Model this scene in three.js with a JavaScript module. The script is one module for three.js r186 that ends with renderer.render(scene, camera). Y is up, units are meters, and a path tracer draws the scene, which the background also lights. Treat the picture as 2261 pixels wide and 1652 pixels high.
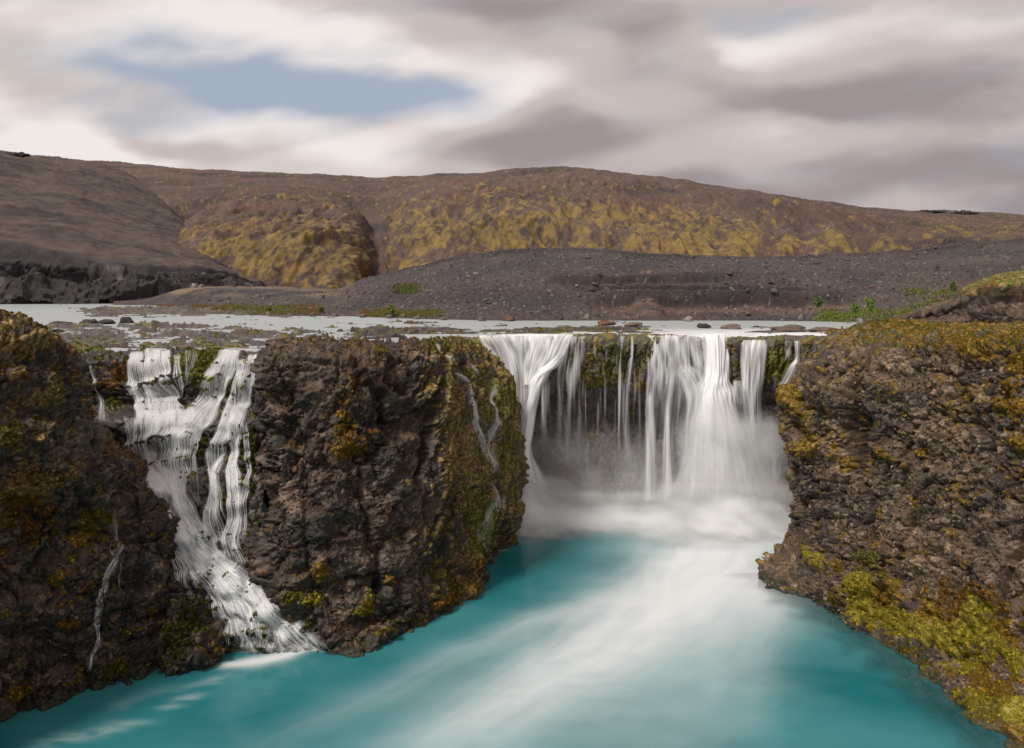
import * as THREE from 'three';
import { mergeGeometries, mergeVertices } from 'three/addons/utils/BufferGeometryUtils.js';

// ---------------------------------------------------------------- camera, sky, sun, exposure
const scene = new THREE.Scene();
const EYE = 13, FOCAL = 1771, CX = 1130.5, HY = 624;      // eye height above the pool; lens in units of a 2261 x 1652 frame
const camera = new THREE.PerspectiveCamera(2 * Math.atan(826 / FOCAL) * 180 / Math.PI, 2261 / 1652, 0.5, 6000);
camera.setViewOffset(2261, 1652, 0, 202, 2261, 1652);
camera.position.set(0, EYE, 0);
camera.lookAt(0, EYE, -10);

const renderer = new THREE.WebGLRenderer({ antialias: true });
renderer.toneMapping = THREE.LinearToneMapping;
renderer.toneMappingExposure = 1.2;
renderer.shadowMap.enabled = true;

const sun = new THREE.DirectionalLight(new THREE.Color(1.0, 0.95, 0.88), 2.1);
sun.name = 'sun';
sun.position.set(-62, 105, 22);
sun.target.position.set(0, 5, -40);
sun.castShadow = true;
sun.shadow.radius = 20;
Object.assign(sun.shadow.camera, { left: -60, right: 60, top: 60, bottom: -60, near: 1, far: 300 });
scene.add(sun, sun.target);

// ---------------------------------------------------------------- small maths
const clamp = (x, a = 0, b = 1) => (x < a ? a : x > b ? b : x), lerp = (a, b, t) => a + (b - a) * t;
const sstep = (a, b, x) => { const t = clamp((x - a) / (b - a)); return t * t * (3 - 2 * t); };
const mix3 = (a, b, t) => [a[0] + (b[0] - a[0]) * t, a[1] + (b[1] - a[1]) * t, a[2] + (b[2] - a[2]) * t];
function rng(seed) { let s = seed | 0; return () => { s = (s + 0x6d2b79f5) | 0; let t = Math.imul(s ^ (s >>> 15), 1 | s); t = (t + Math.imul(t ^ (t >>> 7), 61 | t)) ^ t; return ((t ^ (t >>> 14)) >>> 0) / 4294967296; }; }
const PERM = new Uint8Array(512);
{ const r = rng(77), a = [...Array(256).keys()]; for (let i = 255; i > 0; i--) { const j = Math.floor(r() * (i + 1)); [a[i], a[j]] = [a[j], a[i]]; } for (let i = 0; i < 512; i++) PERM[i] = a[i & 255]; }
const G3 = [1, 1, 0, -1, 1, 0, 1, -1, 0, -1, -1, 0, 1, 0, 1, -1, 0, 1, 1, 0, -1, -1, 0, -1, 0, 1, 1, 0, -1, 1, 0, 1, -1, 0, -1, -1, 1, 1, 0, -1, 1, 0, 0, -1, 1, 0, -1, -1];
function grad(h, x, y, z) { const k = (h & 15) * 3; return G3[k] * x + G3[k + 1] * y + G3[k + 2] * z; }
function noise(x, y, z) {            // Perlin, about -1..1
  const fx = Math.floor(x), fy = Math.floor(y), fz = Math.floor(z), X = fx & 255, Y = fy & 255, Z = fz & 255;
  x -= fx; y -= fy; z -= fz;
  const u = x * x * x * (x * (x * 6 - 15) + 10), v = y * y * y * (y * (y * 6 - 15) + 10), w = z * z * z * (z * (z * 6 - 15) + 10);
  const A = PERM[X] + Y, B = PERM[X + 1] + Y, AA = PERM[A] + Z, AB = PERM[A + 1] + Z, BA = PERM[B] + Z, BB = PERM[B + 1] + Z;
  const a0 = lerp(grad(PERM[AA], x, y, z), grad(PERM[BA], x - 1, y, z), u), a1 = lerp(grad(PERM[AB], x, y - 1, z), grad(PERM[BB], x - 1, y - 1, z), u);
  const b0 = lerp(grad(PERM[AA + 1], x, y, z - 1), grad(PERM[BA + 1], x - 1, y, z - 1), u), b1 = lerp(grad(PERM[AB + 1], x, y - 1, z - 1), grad(PERM[BB + 1], x - 1, y - 1, z - 1), u);
  return lerp(lerp(a0, a1, v), lerp(b0, b1, v), w);
}
function fbm(x, y, z, n = 4, g = 0.5) { let s = 0, a = 1; for (let i = 0; i < n; i++) { s += a * noise(x, y, z); x = x * 2.03 + 11.3; y = y * 2.03 + 5.7; z = z * 2.03 + 3.1; a *= g; } return s; }
function ridge(x, y, z, n = 3) { let s = 0, a = 1; for (let i = 0; i < n; i++) { s += a * (1 - 2 * Math.abs(noise(x, y, z))); x = x * 2.1 + 7.7; y = y * 2.1 + 1.3; z = z * 2.1 + 9.2; a *= 0.5; } return s; }
// cells of broken rock: nearest and second nearest point, and what belongs to the nearest
const C = { f1: 0, f2: 0, h: 0, h2: 0, facet: 0 };
function hash3(x, y, z) { let h = Math.imul(x, 374761393) ^ Math.imul(y, 668265263) ^ Math.imul(z, 2147483647 - 1274126177); h = Math.imul(h ^ (h >>> 13), 1274126177); h = Math.imul(h ^ (h >>> 15), 2246822519); return (h ^ (h >>> 16)) >>> 0; }
function cells(x, y, z) {
  const X = Math.floor(x), Y = Math.floor(y), Z = Math.floor(z);
  let f1 = 9, f2 = 9, best = 0, bx = 0, by = 0, bz = 0;
  for (let i = -1; i < 2; i++) for (let j = -1; j < 2; j++) for (let k = -1; k < 2; k++) {
    const h = hash3(X + i, Y + j, Z + k), px = X + i + (h & 1023) / 1024 - x, py = Y + j + ((h >>> 10) & 1023) / 1024 - y, pz = Z + k + ((h >>> 20) & 1023) / 1024 - z, d = px * px + py * py + pz * pz;
    if (d < f1) { f2 = f1; f1 = d; best = h; bx = px; by = py; bz = pz; } else if (d < f2) f2 = d;
  }
  C.f1 = Math.sqrt(f1); C.f2 = Math.sqrt(f2);
  const q = Math.imul(best, 2654435761) >>> 0; C.h = (q & 4095) / 4095; C.h2 = ((q >>> 12) & 4095) / 4095;
  C.facet = bx * (((q >>> 3) & 255) / 127.5 - 1) + by * (((q >>> 11) & 255) / 127.5 - 1) + bz * (((q >>> 19) & 255) / 127.5 - 1);
}
// a point of the place: X, Y along the frame at so many metres from the camera; and the same on the pool (y = 0) and on the upper river (y = 10)
const at = (X, Y, D) => [(X - CX) * D / FOCAL, EYE - (Y - HY) * D / FOCAL, D];
const onPool = (X, Y) => at(X, Y, EYE * FOCAL / (Y - HY));
const onRiver = (X, Y) => at(X, Y, 3 * FOCAL / (Y - HY));
const used = new Map();
function numbered(name) { const n = used.get(name) ?? 0; used.set(name, n + 1); return n ? `${name}_${String(n).padStart(3, '0')}` : name; }
function tag(o, label, category, group, kind) { if (label) o.userData.label = label; if (category) o.userData.category = category; if (group) o.userData.group = group; if (kind) o.userData.kind = kind; return o; }
function add(o, parent = scene) { o.castShadow = o.receiveShadow = true; parent.add(o); return o; }
const rock = (roughness = 0.85) => new THREE.MeshStandardMaterial({ vertexColors: true, roughness });

// ---------------------------------------------------------------- the sky: high soft clouds with blue gaps
{
  const W = 2048, H = 1024, data = new Float32Array(W * H * 4);
  const LIGHT = [0.74, 0.68, 0.655], MID = [0.47, 0.415, 0.395], DARK = [0.285, 0.242, 0.243], BLUE = [0.30, 0.358, 0.445], MAUVE = [0.235, 0.212, 0.268];
  // soft cloud masses: [X, Y, width, height, tilt, brightness]
  const masses = [[1010, 245, 200, 52, -0.35, 0.7], [650, 335, 210, 45, 0.1, 0.42], [560, 262, 130, 30, 0.15, 0.4], [1630, 105, 170, 50, 0.0, 0.45], [1350, 190, 230, 60, 0.25, 0.3], [2050, 70, 260, 70, 0, 0.16], [2130, 160, 140, 50, 0, 0.2], [1790, 305, 180, 38, -0.05, 0.28],
    [170, 285, 200, 45, 0.3, 0.4], [430, 75, 300, 55, 0.12, 0.38], [120, 330, 180, 40, 0.1, 0.3], [780, 120, 260, 40, 0.2, 0.25], [1060, 10, 260, 34, 0, -0.45], [1420, 60, 150, 80, 0, -0.28], [1310, 290, 260, 55, -0.1, -0.5], [1880, 210, 340, 65, 0.05, -0.62],
    [1020, 335, 190, 35, 0, -0.38], [450, 325, 130, 30, 0.1, -0.42], [2230, 400, 250, 65, 0.05, -0.75], [1700, 385, 260, 40, 0, -0.5], [1250, 90, 180, 70, 0.3, -0.25], [60, 200, 100, 60, 0, -0.2]].map(([X, Y, w, h, t, b]) => [(X - CX) / FOCAL, (HY - Y) / FOCAL, w / FOCAL, h / FOCAL, -t, b]);
  const gaps = [[560, 185, 340, 62, 0.16, 1.1], [730, 230, 210, 62, 0.1, 0.85], [290, 240, 150, 44, 0.3, 0.5], [300, 130, 170, 34, 0.1, 0.5], [1640, 42, 150, 30, 0, 0.6], [880, 205, 120, 24, 0.2, 0.35], [2240, 390, 90, 50, 0, 0.2]].map(([X, Y, w, h, t, b]) => [(X - CX) / FOCAL, (HY - Y) / FOCAL, w / FOCAL, h / FOCAL, -t, b]);
  const sum = (list, a, e) => { let s = 0; for (const [x, y, w, h, t, b] of list) { const dx = a - x, dy = e - y, c = Math.cos(t), n = Math.sin(t), p = (dx * c + dy * n) / w, q = (-dx * n + dy * c) / h; const r = p * p + q * q; if (r < 9) s += b * Math.exp(-r); } return s; };
  for (let row = 0; row < H; row++) {
    const el = ((row + 0.5) / H - 0.5) * Math.PI, y = Math.sin(el), c = Math.cos(el);
    for (let col = 0; col < W; col++) {
      const round = ((col + 0.5) / W - 0.5) * 2 * Math.PI, x = Math.cos(round) * c, z = Math.sin(round) * c, yy = Math.max(y, 0.0);
      const k = 1 / (yy + 0.16), px = x * k, pz = z * k;
      const wx = 0.5 * noise(px * 0.7, pz * 0.7, 4.2), wz = 0.5 * noise(px * 0.7, pz * 0.7, 9.4);
      // streaked clouds, long in the direction they drift
      let l = 0.50 + 0.36 * fbm(px * 0.65 + wx, pz * 1.0 + wz, 1.7, 5, 0.52) + 0.08 * noise(px * 5 + wx * 4, pz * 2.2 + wz * 3, 3.3);
      let g = sstep(0.30, 0.62, 0.75 * fbm(px * 0.5 + 5 + wx, pz * 0.8 - wz, 6.1, 3) + 0.05) * 0.8;
      const front = z < -0.2 ? sstep(-0.2, -0.6, z) : 0;
      if (front > 0) {
        const D = -z, a = x / D, e = y / D, q = fbm(a * 5, e * 13, 0.4, 4, 0.55), q2 = noise(a * 9, e * 22, 7.7), q3 = fbm(a * 2.2 + 9, e * 5, 3.9, 3), a2 = a + 0.04 * q + 0.015 * q2 + 0.06 * q3, e2 = e + 0.014 * q2 + 0.012 * q + 0.024 * q3;
        const inside = front * sstep(0.95, 0.68, Math.abs(a)) * sstep(0.56, 0.38, e);
        l = lerp(l, 0.47 + 0.2 * sstep(0.25, -0.35, a) + 0.16 * fbm((a + 0.8 * e) * 2.4 + q * 0.3, (e - 0.28 * a) * 15, 7.1, 4) + 0.14 * fbm(a * 3.2 + q * 0.3 - e * 1.5, e * 9, 2.2, 5) + 0.07 * fbm(a * 4 + e * 5 + q, e * 24 - a * 5, 5.2, 3) + 1.0 * sum(masses, a2, e2), inside);
        g = lerp(g, clamp(sum(gaps, a2, e2) - 0.05 - 0.3 * q2 * q2 + 0.34 * fbm(a * 5 + e * 6, e * 22 - a * 5, 8.2, 4)), inside);
      }
      l = clamp(l);
      let colour = l < 0.5 ? mix3(DARK, MID, sstep(0, 0.5, l)) : mix3(MID, LIGHT, sstep(0.5, 1, l));
      colour = mix3(colour, BLUE, clamp(g) * 0.95);
      const low = sstep(0.12, 0.0, y) * (1 - sstep(0.5, 0.85, l));
      colour = mix3(colour, MAUVE, low * 0.55);
      const o = (row * W + col) * 4; data[o] = colour[0]; data[o + 1] = colour[1]; data[o + 2] = colour[2]; data[o + 3] = 1;
    }
  }
  const sky = new THREE.DataTexture(data, W, H, THREE.RGBAFormat, THREE.FloatType);
  sky.mapping = THREE.EquirectangularReflectionMapping; sky.magFilter = THREE.LinearFilter; sky.needsUpdate = true;
  scene.background = sky; scene.environment = sky;
}

// ---------------------------------------------------------------- lofted terrain sheets
const cr = (a, b, c, d, t) => 0.5 * (2 * b + (c - a) * t + (2 * a - 5 * b + 4 * c - d) * t * t + (3 * b - a - 3 * c + d) * t * t * t);
/** ctrl[column][row] = [x, y, distance]. Columns run along the sheet (seen from the front: left to right), rows from the top or far end down to the near end. */
function loft(ctrl, step, disp, most = 900, flat = 0.4, floor = 2) {
  const nc = ctrl.length, nr = ctrl[0].length;
  const shown = (p) => { const D = Math.max(p[2], 4); return [CX + p[0] * FOCAL / D, HY + (EYE - p[1]) * FOCAL / D]; };
  const px = (a, b) => {         // how long a stretch looks from the gorge, at least a share of its true length; stretches far aside count little
    const p = shown(a), q = shown(b), X = (p[0] + q[0]) / 2, Y = (p[1] + q[1]) / 2, D = Math.max(12, (a[2] + b[2]) / 2), seen = X > -120 && X < 2380 && Y < 1720 ? 1 : 0.22;
    return seen * Math.max(Math.hypot(p[0] - q[0], p[1] - q[1]) * 0.453 * (seen < 1 ? 0.3 : 1), flat * Math.hypot(a[0] - b[0], a[1] - b[1], a[2] - b[2]) * 802 / D);
  };
  const high = (list) => { const a = list.sort((p, q) => q - p), n = Math.ceil(a.length / 2); return a.slice(0, n).reduce((p, q) => p + q, 0) / n; };
  const count = (n, f) => { const k = []; for (let i = 0; i < n - 1; i++) k.push(Math.max(floor, Math.round(f(i) / step))); const s = k.reduce((p, q) => p + q, 0); return s > most ? k.map((v) => Math.max(2, Math.round(v * most / s))) : k; };
  const across = count(nc, (c) => high(ctrl[c].map((_, r) => px(ctrl[c][r], ctrl[c + 1][r])))), down = count(nr, (r) => high(ctrl.map((col) => px(col[r], col[r + 1]))));
  const ts = (k) => { const t = []; k.forEach((n, i) => { for (let j = 0; j < n; j++) t.push(i + j / n); }); t.push(k.length); return t; };
  const U = ts(across), V = ts(down), nu = U.length, nv = V.length, mid = [];
  const get = (a, i) => a[clamp(i, 0, a.length - 1)];
  for (let c = 0; c < nc; c++) mid.push(V.map((v) => { const r = Math.min(Math.floor(v), nr - 2), t = v - r, a = get(ctrl[c], r - 1), b = ctrl[c][r], d = ctrl[c][r + 1], e = get(ctrl[c], r + 2); return [0, 1, 2].map((k) => cr(a[k], b[k], d[k], e[k], t)); }));
  const base = new Float32Array(nu * nv * 3), nrm = new Float32Array(nu * nv * 3), pos = new Float32Array(nu * nv * 3), amount = new Float32Array(nu * nv), e1 = new Float32Array(nu * nv), e2 = new Float32Array(nu * nv);
  for (let i = 0; i < nu; i++) {
    const c = Math.min(Math.floor(U[i]), nc - 2), t = U[i] - c, A = get(mid, c - 1), B = mid[c], E = mid[c + 1], F = get(mid, c + 2);
    for (let j = 0; j < nv; j++) { const o = (i * nv + j) * 3; base[o] = cr(A[j][0], B[j][0], E[j][0], F[j][0], t); base[o + 1] = cr(A[j][1], B[j][1], E[j][1], F[j][1], t); base[o + 2] = -cr(A[j][2], B[j][2], E[j][2], F[j][2], t); }
  }
  const s = { nu, nv, U, V, base, pos, nrm, amount, e1, e2 };
  normalsOf(s, base);
  const out = [0, 0, 0, 0, 0];
  for (let i = 0; i < nu; i++) for (let j = 0; j < nv; j++) {
    const n = i * nv + j, o = n * 3, x = base[o], y = base[o + 1], z = base[o + 2];
    out.fill(0);
    const d = disp ? disp(x, y, z, nrm[o], nrm[o + 1], nrm[o + 2], U[i], V[j], out) : 0;
    amount[n] = d; e1[n] = out[3]; e2[n] = out[4]; pos[o] = x + nrm[o] * d + out[0]; pos[o + 1] = y + nrm[o + 1] * d + out[1]; pos[o + 2] = z + nrm[o + 2] * d + out[2];
  }
  s.smooth = nrm.slice();
  normalsOf(s, pos);
  return s;
}
function normalsOf({ nu, nv, nrm }, p) {
  for (let i = 0; i < nu; i++) for (let j = 0; j < nv; j++) {
    const a = (Math.min(i + 1, nu - 1) * nv + j) * 3, b = (Math.max(i - 1, 0) * nv + j) * 3, c = (i * nv + Math.min(j + 1, nv - 1)) * 3, d = (i * nv + Math.max(j - 1, 0)) * 3;
    const ux = p[a] - p[b], uy = p[a + 1] - p[b + 1], uz = p[a + 2] - p[b + 2], vx = p[c] - p[d], vy = p[c + 1] - p[d + 1], vz = p[c + 2] - p[d + 2];
    let x = vy * uz - vz * uy, y = vz * ux - vx * uz, z = vx * uy - vy * ux; const l = Math.hypot(x, y, z) || 1, o = (i * nv + j) * 3;
    nrm[o] = x / l; nrm[o + 1] = y / l; nrm[o + 2] = z / l;
  }
}
function sheetMesh(s, name, material, colour, size = 3, keep) {
  const { nu, nv, pos, nrm } = s, n = nu * nv, colours = new Float32Array(n * size), g = new THREE.BufferGeometry(), index = [];
  for (let i = 0; i < n; i++) { const o = i * 3, c = colour(pos[o], pos[o + 1], pos[o + 2], nrm[o], nrm[o + 1], nrm[o + 2], s.amount[i], i); for (let k = 0; k < size; k++) colours[i * size + k] = c[k]; }
  for (let i = 0; i < nu - 1; i++) for (let j = 0; j < nv - 1; j++) {
    const a = i * nv + j, b = a + 1, c = a + nv, d = c + 1;
    if (keep && !(keep(a) || keep(b) || keep(c) || keep(d))) continue;
    index.push(a, b, c, b, d, c);
  }
  let P = pos, N = nrm, K = colours, I = index;
  if (keep) {
    const to = new Map(), from = []; I = index.map((q) => { if (!to.has(q)) { to.set(q, from.length); from.push(q); } return to.get(q); });
    const take = (arr, w) => { const out = new Float32Array(from.length * w); from.forEach((q, m) => { for (let k = 0; k < w; k++) out[m * w + k] = arr[q * w + k]; }); return out; };
    P = take(pos, 3); N = take(nrm, 3); K = take(colours, size);
  }
  g.setAttribute('position', new THREE.BufferAttribute(P, 3)); g.setAttribute('normal', new THREE.BufferAttribute(N, 3)); g.setAttribute('color', new THREE.BufferAttribute(K, size));
  g.setIndex(I);
  s.colours = colours;
  const m = new THREE.Mesh(g, material); m.name = name;
  return m;
}
/** Broken volcanic rock: bulges, ledges, angular blocks of three sizes with cracks between them. */
const R = { tone: 0, crack: 0, block: 0 };
function brokenRock(x, y, z, o) {
  const tall = o.tallAt ? o.tallAt(x, y, z) : o.tall ? 1 : 0, sy = lerp(1, 0.4, tall), vary = clamp(0.55 + 0.75 * noise(x * 0.55 + o.seed, y * 0.55, z * 0.55), 0.15, 1.2);
  let d = o.big * fbm(x * 0.32 + o.seed, y * 0.3, z * 0.32, 3) + o.mid * ridge(x * 0.8 + o.seed, y * lerp(0.9, 0.25, tall), z * 0.8, 3);
  const wx = x + 0.2 * noise(x * 1.7, y * 1.7 * sy, z * 1.7 + o.seed) + 0.05 * noise(x * 6, y * 6, z * 6), wy = (y + 0.2 * noise(x * 1.9 + 9, y * 1.9, z * 1.9) + 0.05 * noise(x * 6 + 4, y * 6, z * 6)) * sy, wz = z;
  if (o.ledge) { const t = y * o.ledge + 0.9 * noise(x * 0.35 + o.seed, y * 0.2, z * 0.35) + 0.2 * noise(x * 1.4, 1, z * 1.4), f = t - Math.floor(t); d += o.shelf * (1 - tall) * ((f < 0.8 ? f / 0.8 : (1 - f) / 0.2) - 0.5) * clamp(0.5 + 1.4 * noise(x * 0.3 + 7, y * 0.3, z * 0.3)); }
  if (o.a0) { cells(wx * 0.34 + o.seed, wy * 0.17, wz * 0.34); d += o.a0 * ((C.h - 0.5) + C.facet * 0.6) - o.a0 * 0.55 * Math.exp(-(C.f2 - C.f1) * 16); }
  const smooth = clamp(0.7 + 1.1 * noise(x * 0.42 + 31, y * 0.42, z * 0.42 + o.seed), 0.3, 1.15);
  cells(wx * o.f1, wy * o.f1 * 1.25, wz * o.f1); const e1 = C.f2 - C.f1; d += o.a1 * vary * ((C.h - 0.5) * 0.9 + C.facet * 0.6) - o.a1 * 0.6 * Math.exp(-e1 * 11);
  R.block = C.h2;
  cells(wx * o.f2 + 7, wy * o.f2 * 1.15, wz * o.f2); const e2 = C.f2 - C.f1; d += o.a2 * smooth * (0.45 + 0.55 * vary) * ((C.h - 0.5) * 1.1 + C.facet * 0.95) - o.a2 * 0.75 * Math.exp(-e2 * 9);
  R.tone = C.h;
  cells(wx * o.f3 + 3, wy * o.f3, wz * o.f3 + 5); d += o.a3 * smooth * ((C.h - 0.5) * 1.1 + C.facet * 1.1) - o.a3 * 0.5 * Math.exp(-(C.f2 - C.f1) * 8); R.tone = 0.55 * R.tone + 0.45 * C.h2;
  return d + 0.028 * noise(x * 13, y * 13, z * 13);
}
/** The vertex of a sheet that lies at a place of the view, the nearest to the viewer. */
function pick(s, X, Y, reach = 9) {
  const { pos, nu, nv } = s; let best = -1, score = 1e9;
  for (let i = 0; i < nu * nv; i++) {
    const D = -pos[i * 3 + 2]; if (D < 3) continue;
    const dx = CX + pos[i * 3] * FOCAL / D - X, dy = HY + (EYE - pos[i * 3 + 1]) * FOCAL / D - Y, q = dx * dx + dy * dy;
    if (q > reach * reach * 16) continue;
    const sc = Math.max(0, Math.sqrt(q) - reach) * 0.3 + D;
    if (sc < score) { score = sc; best = i; }
  }
  return best;
}
/** Places where something grows or stains: [X, Y, radius across, radius up and down, strength, colour number] on a sheet. */
function patches(s, list) {
  return list.map(([X, Y, rx, ry, strength, kind]) => { const i = pick(s, X, Y); return i < 0 ? null : [s.pos[i * 3], s.pos[i * 3 + 1], s.pos[i * 3 + 2], rx, ry, strength, kind]; }).filter(Boolean);
}
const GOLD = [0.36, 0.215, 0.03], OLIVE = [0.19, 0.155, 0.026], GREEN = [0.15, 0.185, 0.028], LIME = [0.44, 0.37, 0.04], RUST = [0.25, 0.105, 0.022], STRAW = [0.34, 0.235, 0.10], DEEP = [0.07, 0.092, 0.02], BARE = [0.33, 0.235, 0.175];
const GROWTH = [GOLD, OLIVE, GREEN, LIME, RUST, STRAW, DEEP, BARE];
function growthAt(list, x, y, z) {           // [strength, kind of the strongest]
  let total = 0, top = 0, kind = 0;
  for (const p of list) { const a = (x - p[0]) / p[3], b = (y - p[1]) / p[4], c = (z - p[2]) / (p[3] + 0.5), r = a * a + b * b + c * c; if (r < 6) { const w = p[5] * Math.exp(-r); total += w; if (w > top) { top = w; kind = p[6]; } } }
  return [total, kind];
}
const IRON = [0.17, 0.078, 0.036];
function rockTone(o, x, y, z, block, tone) {
  const big = fbm(x * 0.5 + o.seed, y * 0.45, z * 0.5, 3), fine = noise(x * 9, y * 9, z * 9), fine2 = noise(x * 19, y * 19, z * 19);
  let c = mix3(o.dark, o.brown, clamp(0.42 + big * 0.6 + (block - 0.5) * 0.7 + fine * 0.25));
  c = mix3(c, o.tan, clamp((tone - 0.6) * 2.2 + big * 0.35 + fine * 0.25) * (o.pale ?? 0.7));
  c = mix3(c, IRON, clamp((block - 0.82) * 3 + noise(x * 1.3, y * 1.3, z * 1.3 + o.seed) * 0.8 - 0.2) * 0.4);
  const k = clamp(0.62 + 0.62 * tone + 0.28 * fine + 0.3 * fine2 + 0.25 * noise(x * 3.1, y * 3.1, z * 3.1), 0.25, 2);
  return [c[0] * k, c[1] * k, c[2] * k];
}
function cliffColours(s, o, list) {
  s.moss = new Float32Array(s.nu * s.nv); s.mossKind = new Uint8Array(s.nu * s.nv);
  return (x, y, z, nx, ny, nz, d, i) => {
    let c = rockTone(o, x, y, z, s.e2[i], s.e1[i]);
    const [w, k] = growthAt(list, x, y, z), n1 = fbm(x * 1.6 + 40, y * lerp(1.1, 0.5, o.tallAt ? o.tallAt(x, y, z) : 0), z * 1.6 + o.seed, 4), n2 = noise(x * 7, y * 6, z * 7);
    const line = y < 1 ? sstep(0.34, 0.2, y + 0.22 * n1 + 0.1 * n2) : 0;
    const n5 = fbm(x * 4.3 + 3, y * 4.3, z * 4.3 + o.seed, 2);
    let m = w * 1.1 + n5 * 0.75 + (o.top ? o.top(x, y, z, ny) : 0) + (o.scatter ?? 0) + n1 * 0.8 + n2 * 0.3 - 0.6 + clamp(ny) * 0.2, kind = w > 0.25 ? k : o.kind ? o.kind(x, y, z, n1) : 1;
    m = sstep(0.0, 0.25, m);
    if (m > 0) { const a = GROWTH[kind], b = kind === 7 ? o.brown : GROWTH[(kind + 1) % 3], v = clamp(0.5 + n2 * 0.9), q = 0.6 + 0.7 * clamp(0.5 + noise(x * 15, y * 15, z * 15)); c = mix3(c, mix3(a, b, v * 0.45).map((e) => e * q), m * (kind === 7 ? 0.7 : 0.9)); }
    if (line) c = mix3(c, [0.022, 0.028, 0.014], line * 0.8);
    s.moss[i] = kind === 7 ? 0 : m; s.mossKind[i] = kind;
    return c;
  };
}
// ---- little geometries shared by many copies
function tuftGeometry(seed, blades, lean) {
  const r = rng(seed), p = [], n = [];
  for (let k = 0; k < blades; k++) {
    const a = r() * 6.283, q = Math.sqrt(r()) * 0.75, x = Math.cos(a) * q, z = Math.sin(a) * q, h = (1 - 0.55 * q) * (0.55 + 0.6 * r()), w = 0.035 + 0.05 * r(), t = r() * 6.283, dx = Math.cos(t) * w, dz = Math.sin(t) * w, ox = x * lean + (r() - 0.5) * 0.3, oz = z * lean + (r() - 0.5) * 0.3;
    p.push(x - dx, -0.15, z - dz, x + dx, -0.15, z + dz, x + ox, h, z + oz);
    for (let i = 0; i < 3; i++) n.push(x * 0.7 + dz * 0.8, 0.75, z * 0.7 - dx * 0.8);
  }
  const g = new THREE.BufferGeometry(); g.setAttribute('position', new THREE.Float32BufferAttribute(p, 3)); g.setAttribute('normal', new THREE.Float32BufferAttribute(n, 3)); g.normalizeNormals(); return g;
}
function cushionGeometry(seed) {
  const g = mergeVertices(new THREE.IcosahedronGeometry(1, 2).deleteAttribute('uv').deleteAttribute('normal')), p = g.attributes.position;
  for (let i = 0; i < p.count; i++) { const x = p.getX(i), y = p.getY(i), z = p.getZ(i), k = 1 + 0.4 * fbm(x * 2.3 + seed, y * 2.3, z * 2.3, 2); p.setXYZ(i, x * k, y * k * 0.55, z * k); }
  g.computeVertexNormals(); return g;
}
function stoneGeometry(seed, detail = 1, angular = 0.28) {
  const g = mergeVertices(new THREE.IcosahedronGeometry(1, detail).deleteAttribute('uv').deleteAttribute('normal')), p = g.attributes.position, r = rng(seed), sx = 0.8 + 0.5 * r(), sy = 0.5 + 0.35 * r(), sz = 0.75 + 0.4 * r();
  const cuts = [...Array(7)].map(() => new THREE.Vector4(r() - 0.5, r() - 0.5, r() - 0.5, 0)).map((v) => { const l = Math.hypot(v.x, v.y, v.z); return [v.x / l, v.y / l, v.z / l, 0.55 + 0.3 * r()]; });
  for (let i = 0; i < p.count; i++) {
    let x = p.getX(i), y = p.getY(i), z = p.getZ(i);
    for (const [a, b, c, d] of cuts) { const t = x * a + y * b + z * c - d; if (t > 0) { x -= a * t; y -= b * t; z -= c * t; } }
    const k = 1 + angular * fbm(x * 1.7 + seed, y * 1.7, z * 1.7, 3);
    p.setXYZ(i, x * k * sx, y * k * sy, z * k * sz);
  }
  g.computeVertexNormals(); return g;
}
const M4 = new THREE.Matrix4(), QQ = new THREE.Quaternion(), Q2 = new THREE.Quaternion(), UPV = new THREE.Vector3(0, 1, 0), V1 = new THREE.Vector3(), V2 = new THREE.Vector3(), V3 = new THREE.Vector3();
function instanced(name, geometry, material, list, parent) {       // list of [x, y, z, nx, ny, nz, turn, sx, sy, sz, colour]
  const m = new THREE.InstancedMesh(geometry, material, list.length); m.name = name;
  list.forEach(([x, y, z, nx, ny, nz, turn, sx, sy, sz, c], i) => {
    QQ.setFromUnitVectors(UPV, V1.set(nx, ny, nz).normalize()).multiply(Q2.setFromAxisAngle(UPV, turn));
    m.setMatrixAt(i, M4.compose(V2.set(x, y, z), QQ, V3.set(sx, sy, sz)));
    m.setColorAt(i, new THREE.Color().setRGB(...c));
  });
  m.userData.kind = 'stuff';
  return add(m, parent);
}
const mossMaterial = new THREE.MeshPhysicalMaterial({ color: 0xffffff, roughness: 1, side: THREE.DoubleSide, specularIntensity: 0.2 });
const TUFTS = [tuftGeometry(1, 46, 0.9), tuftGeometry(2, 52, 0.5)], CUSHIONS = [cushionGeometry(1.3), cushionGeometry(8.1)];
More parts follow.
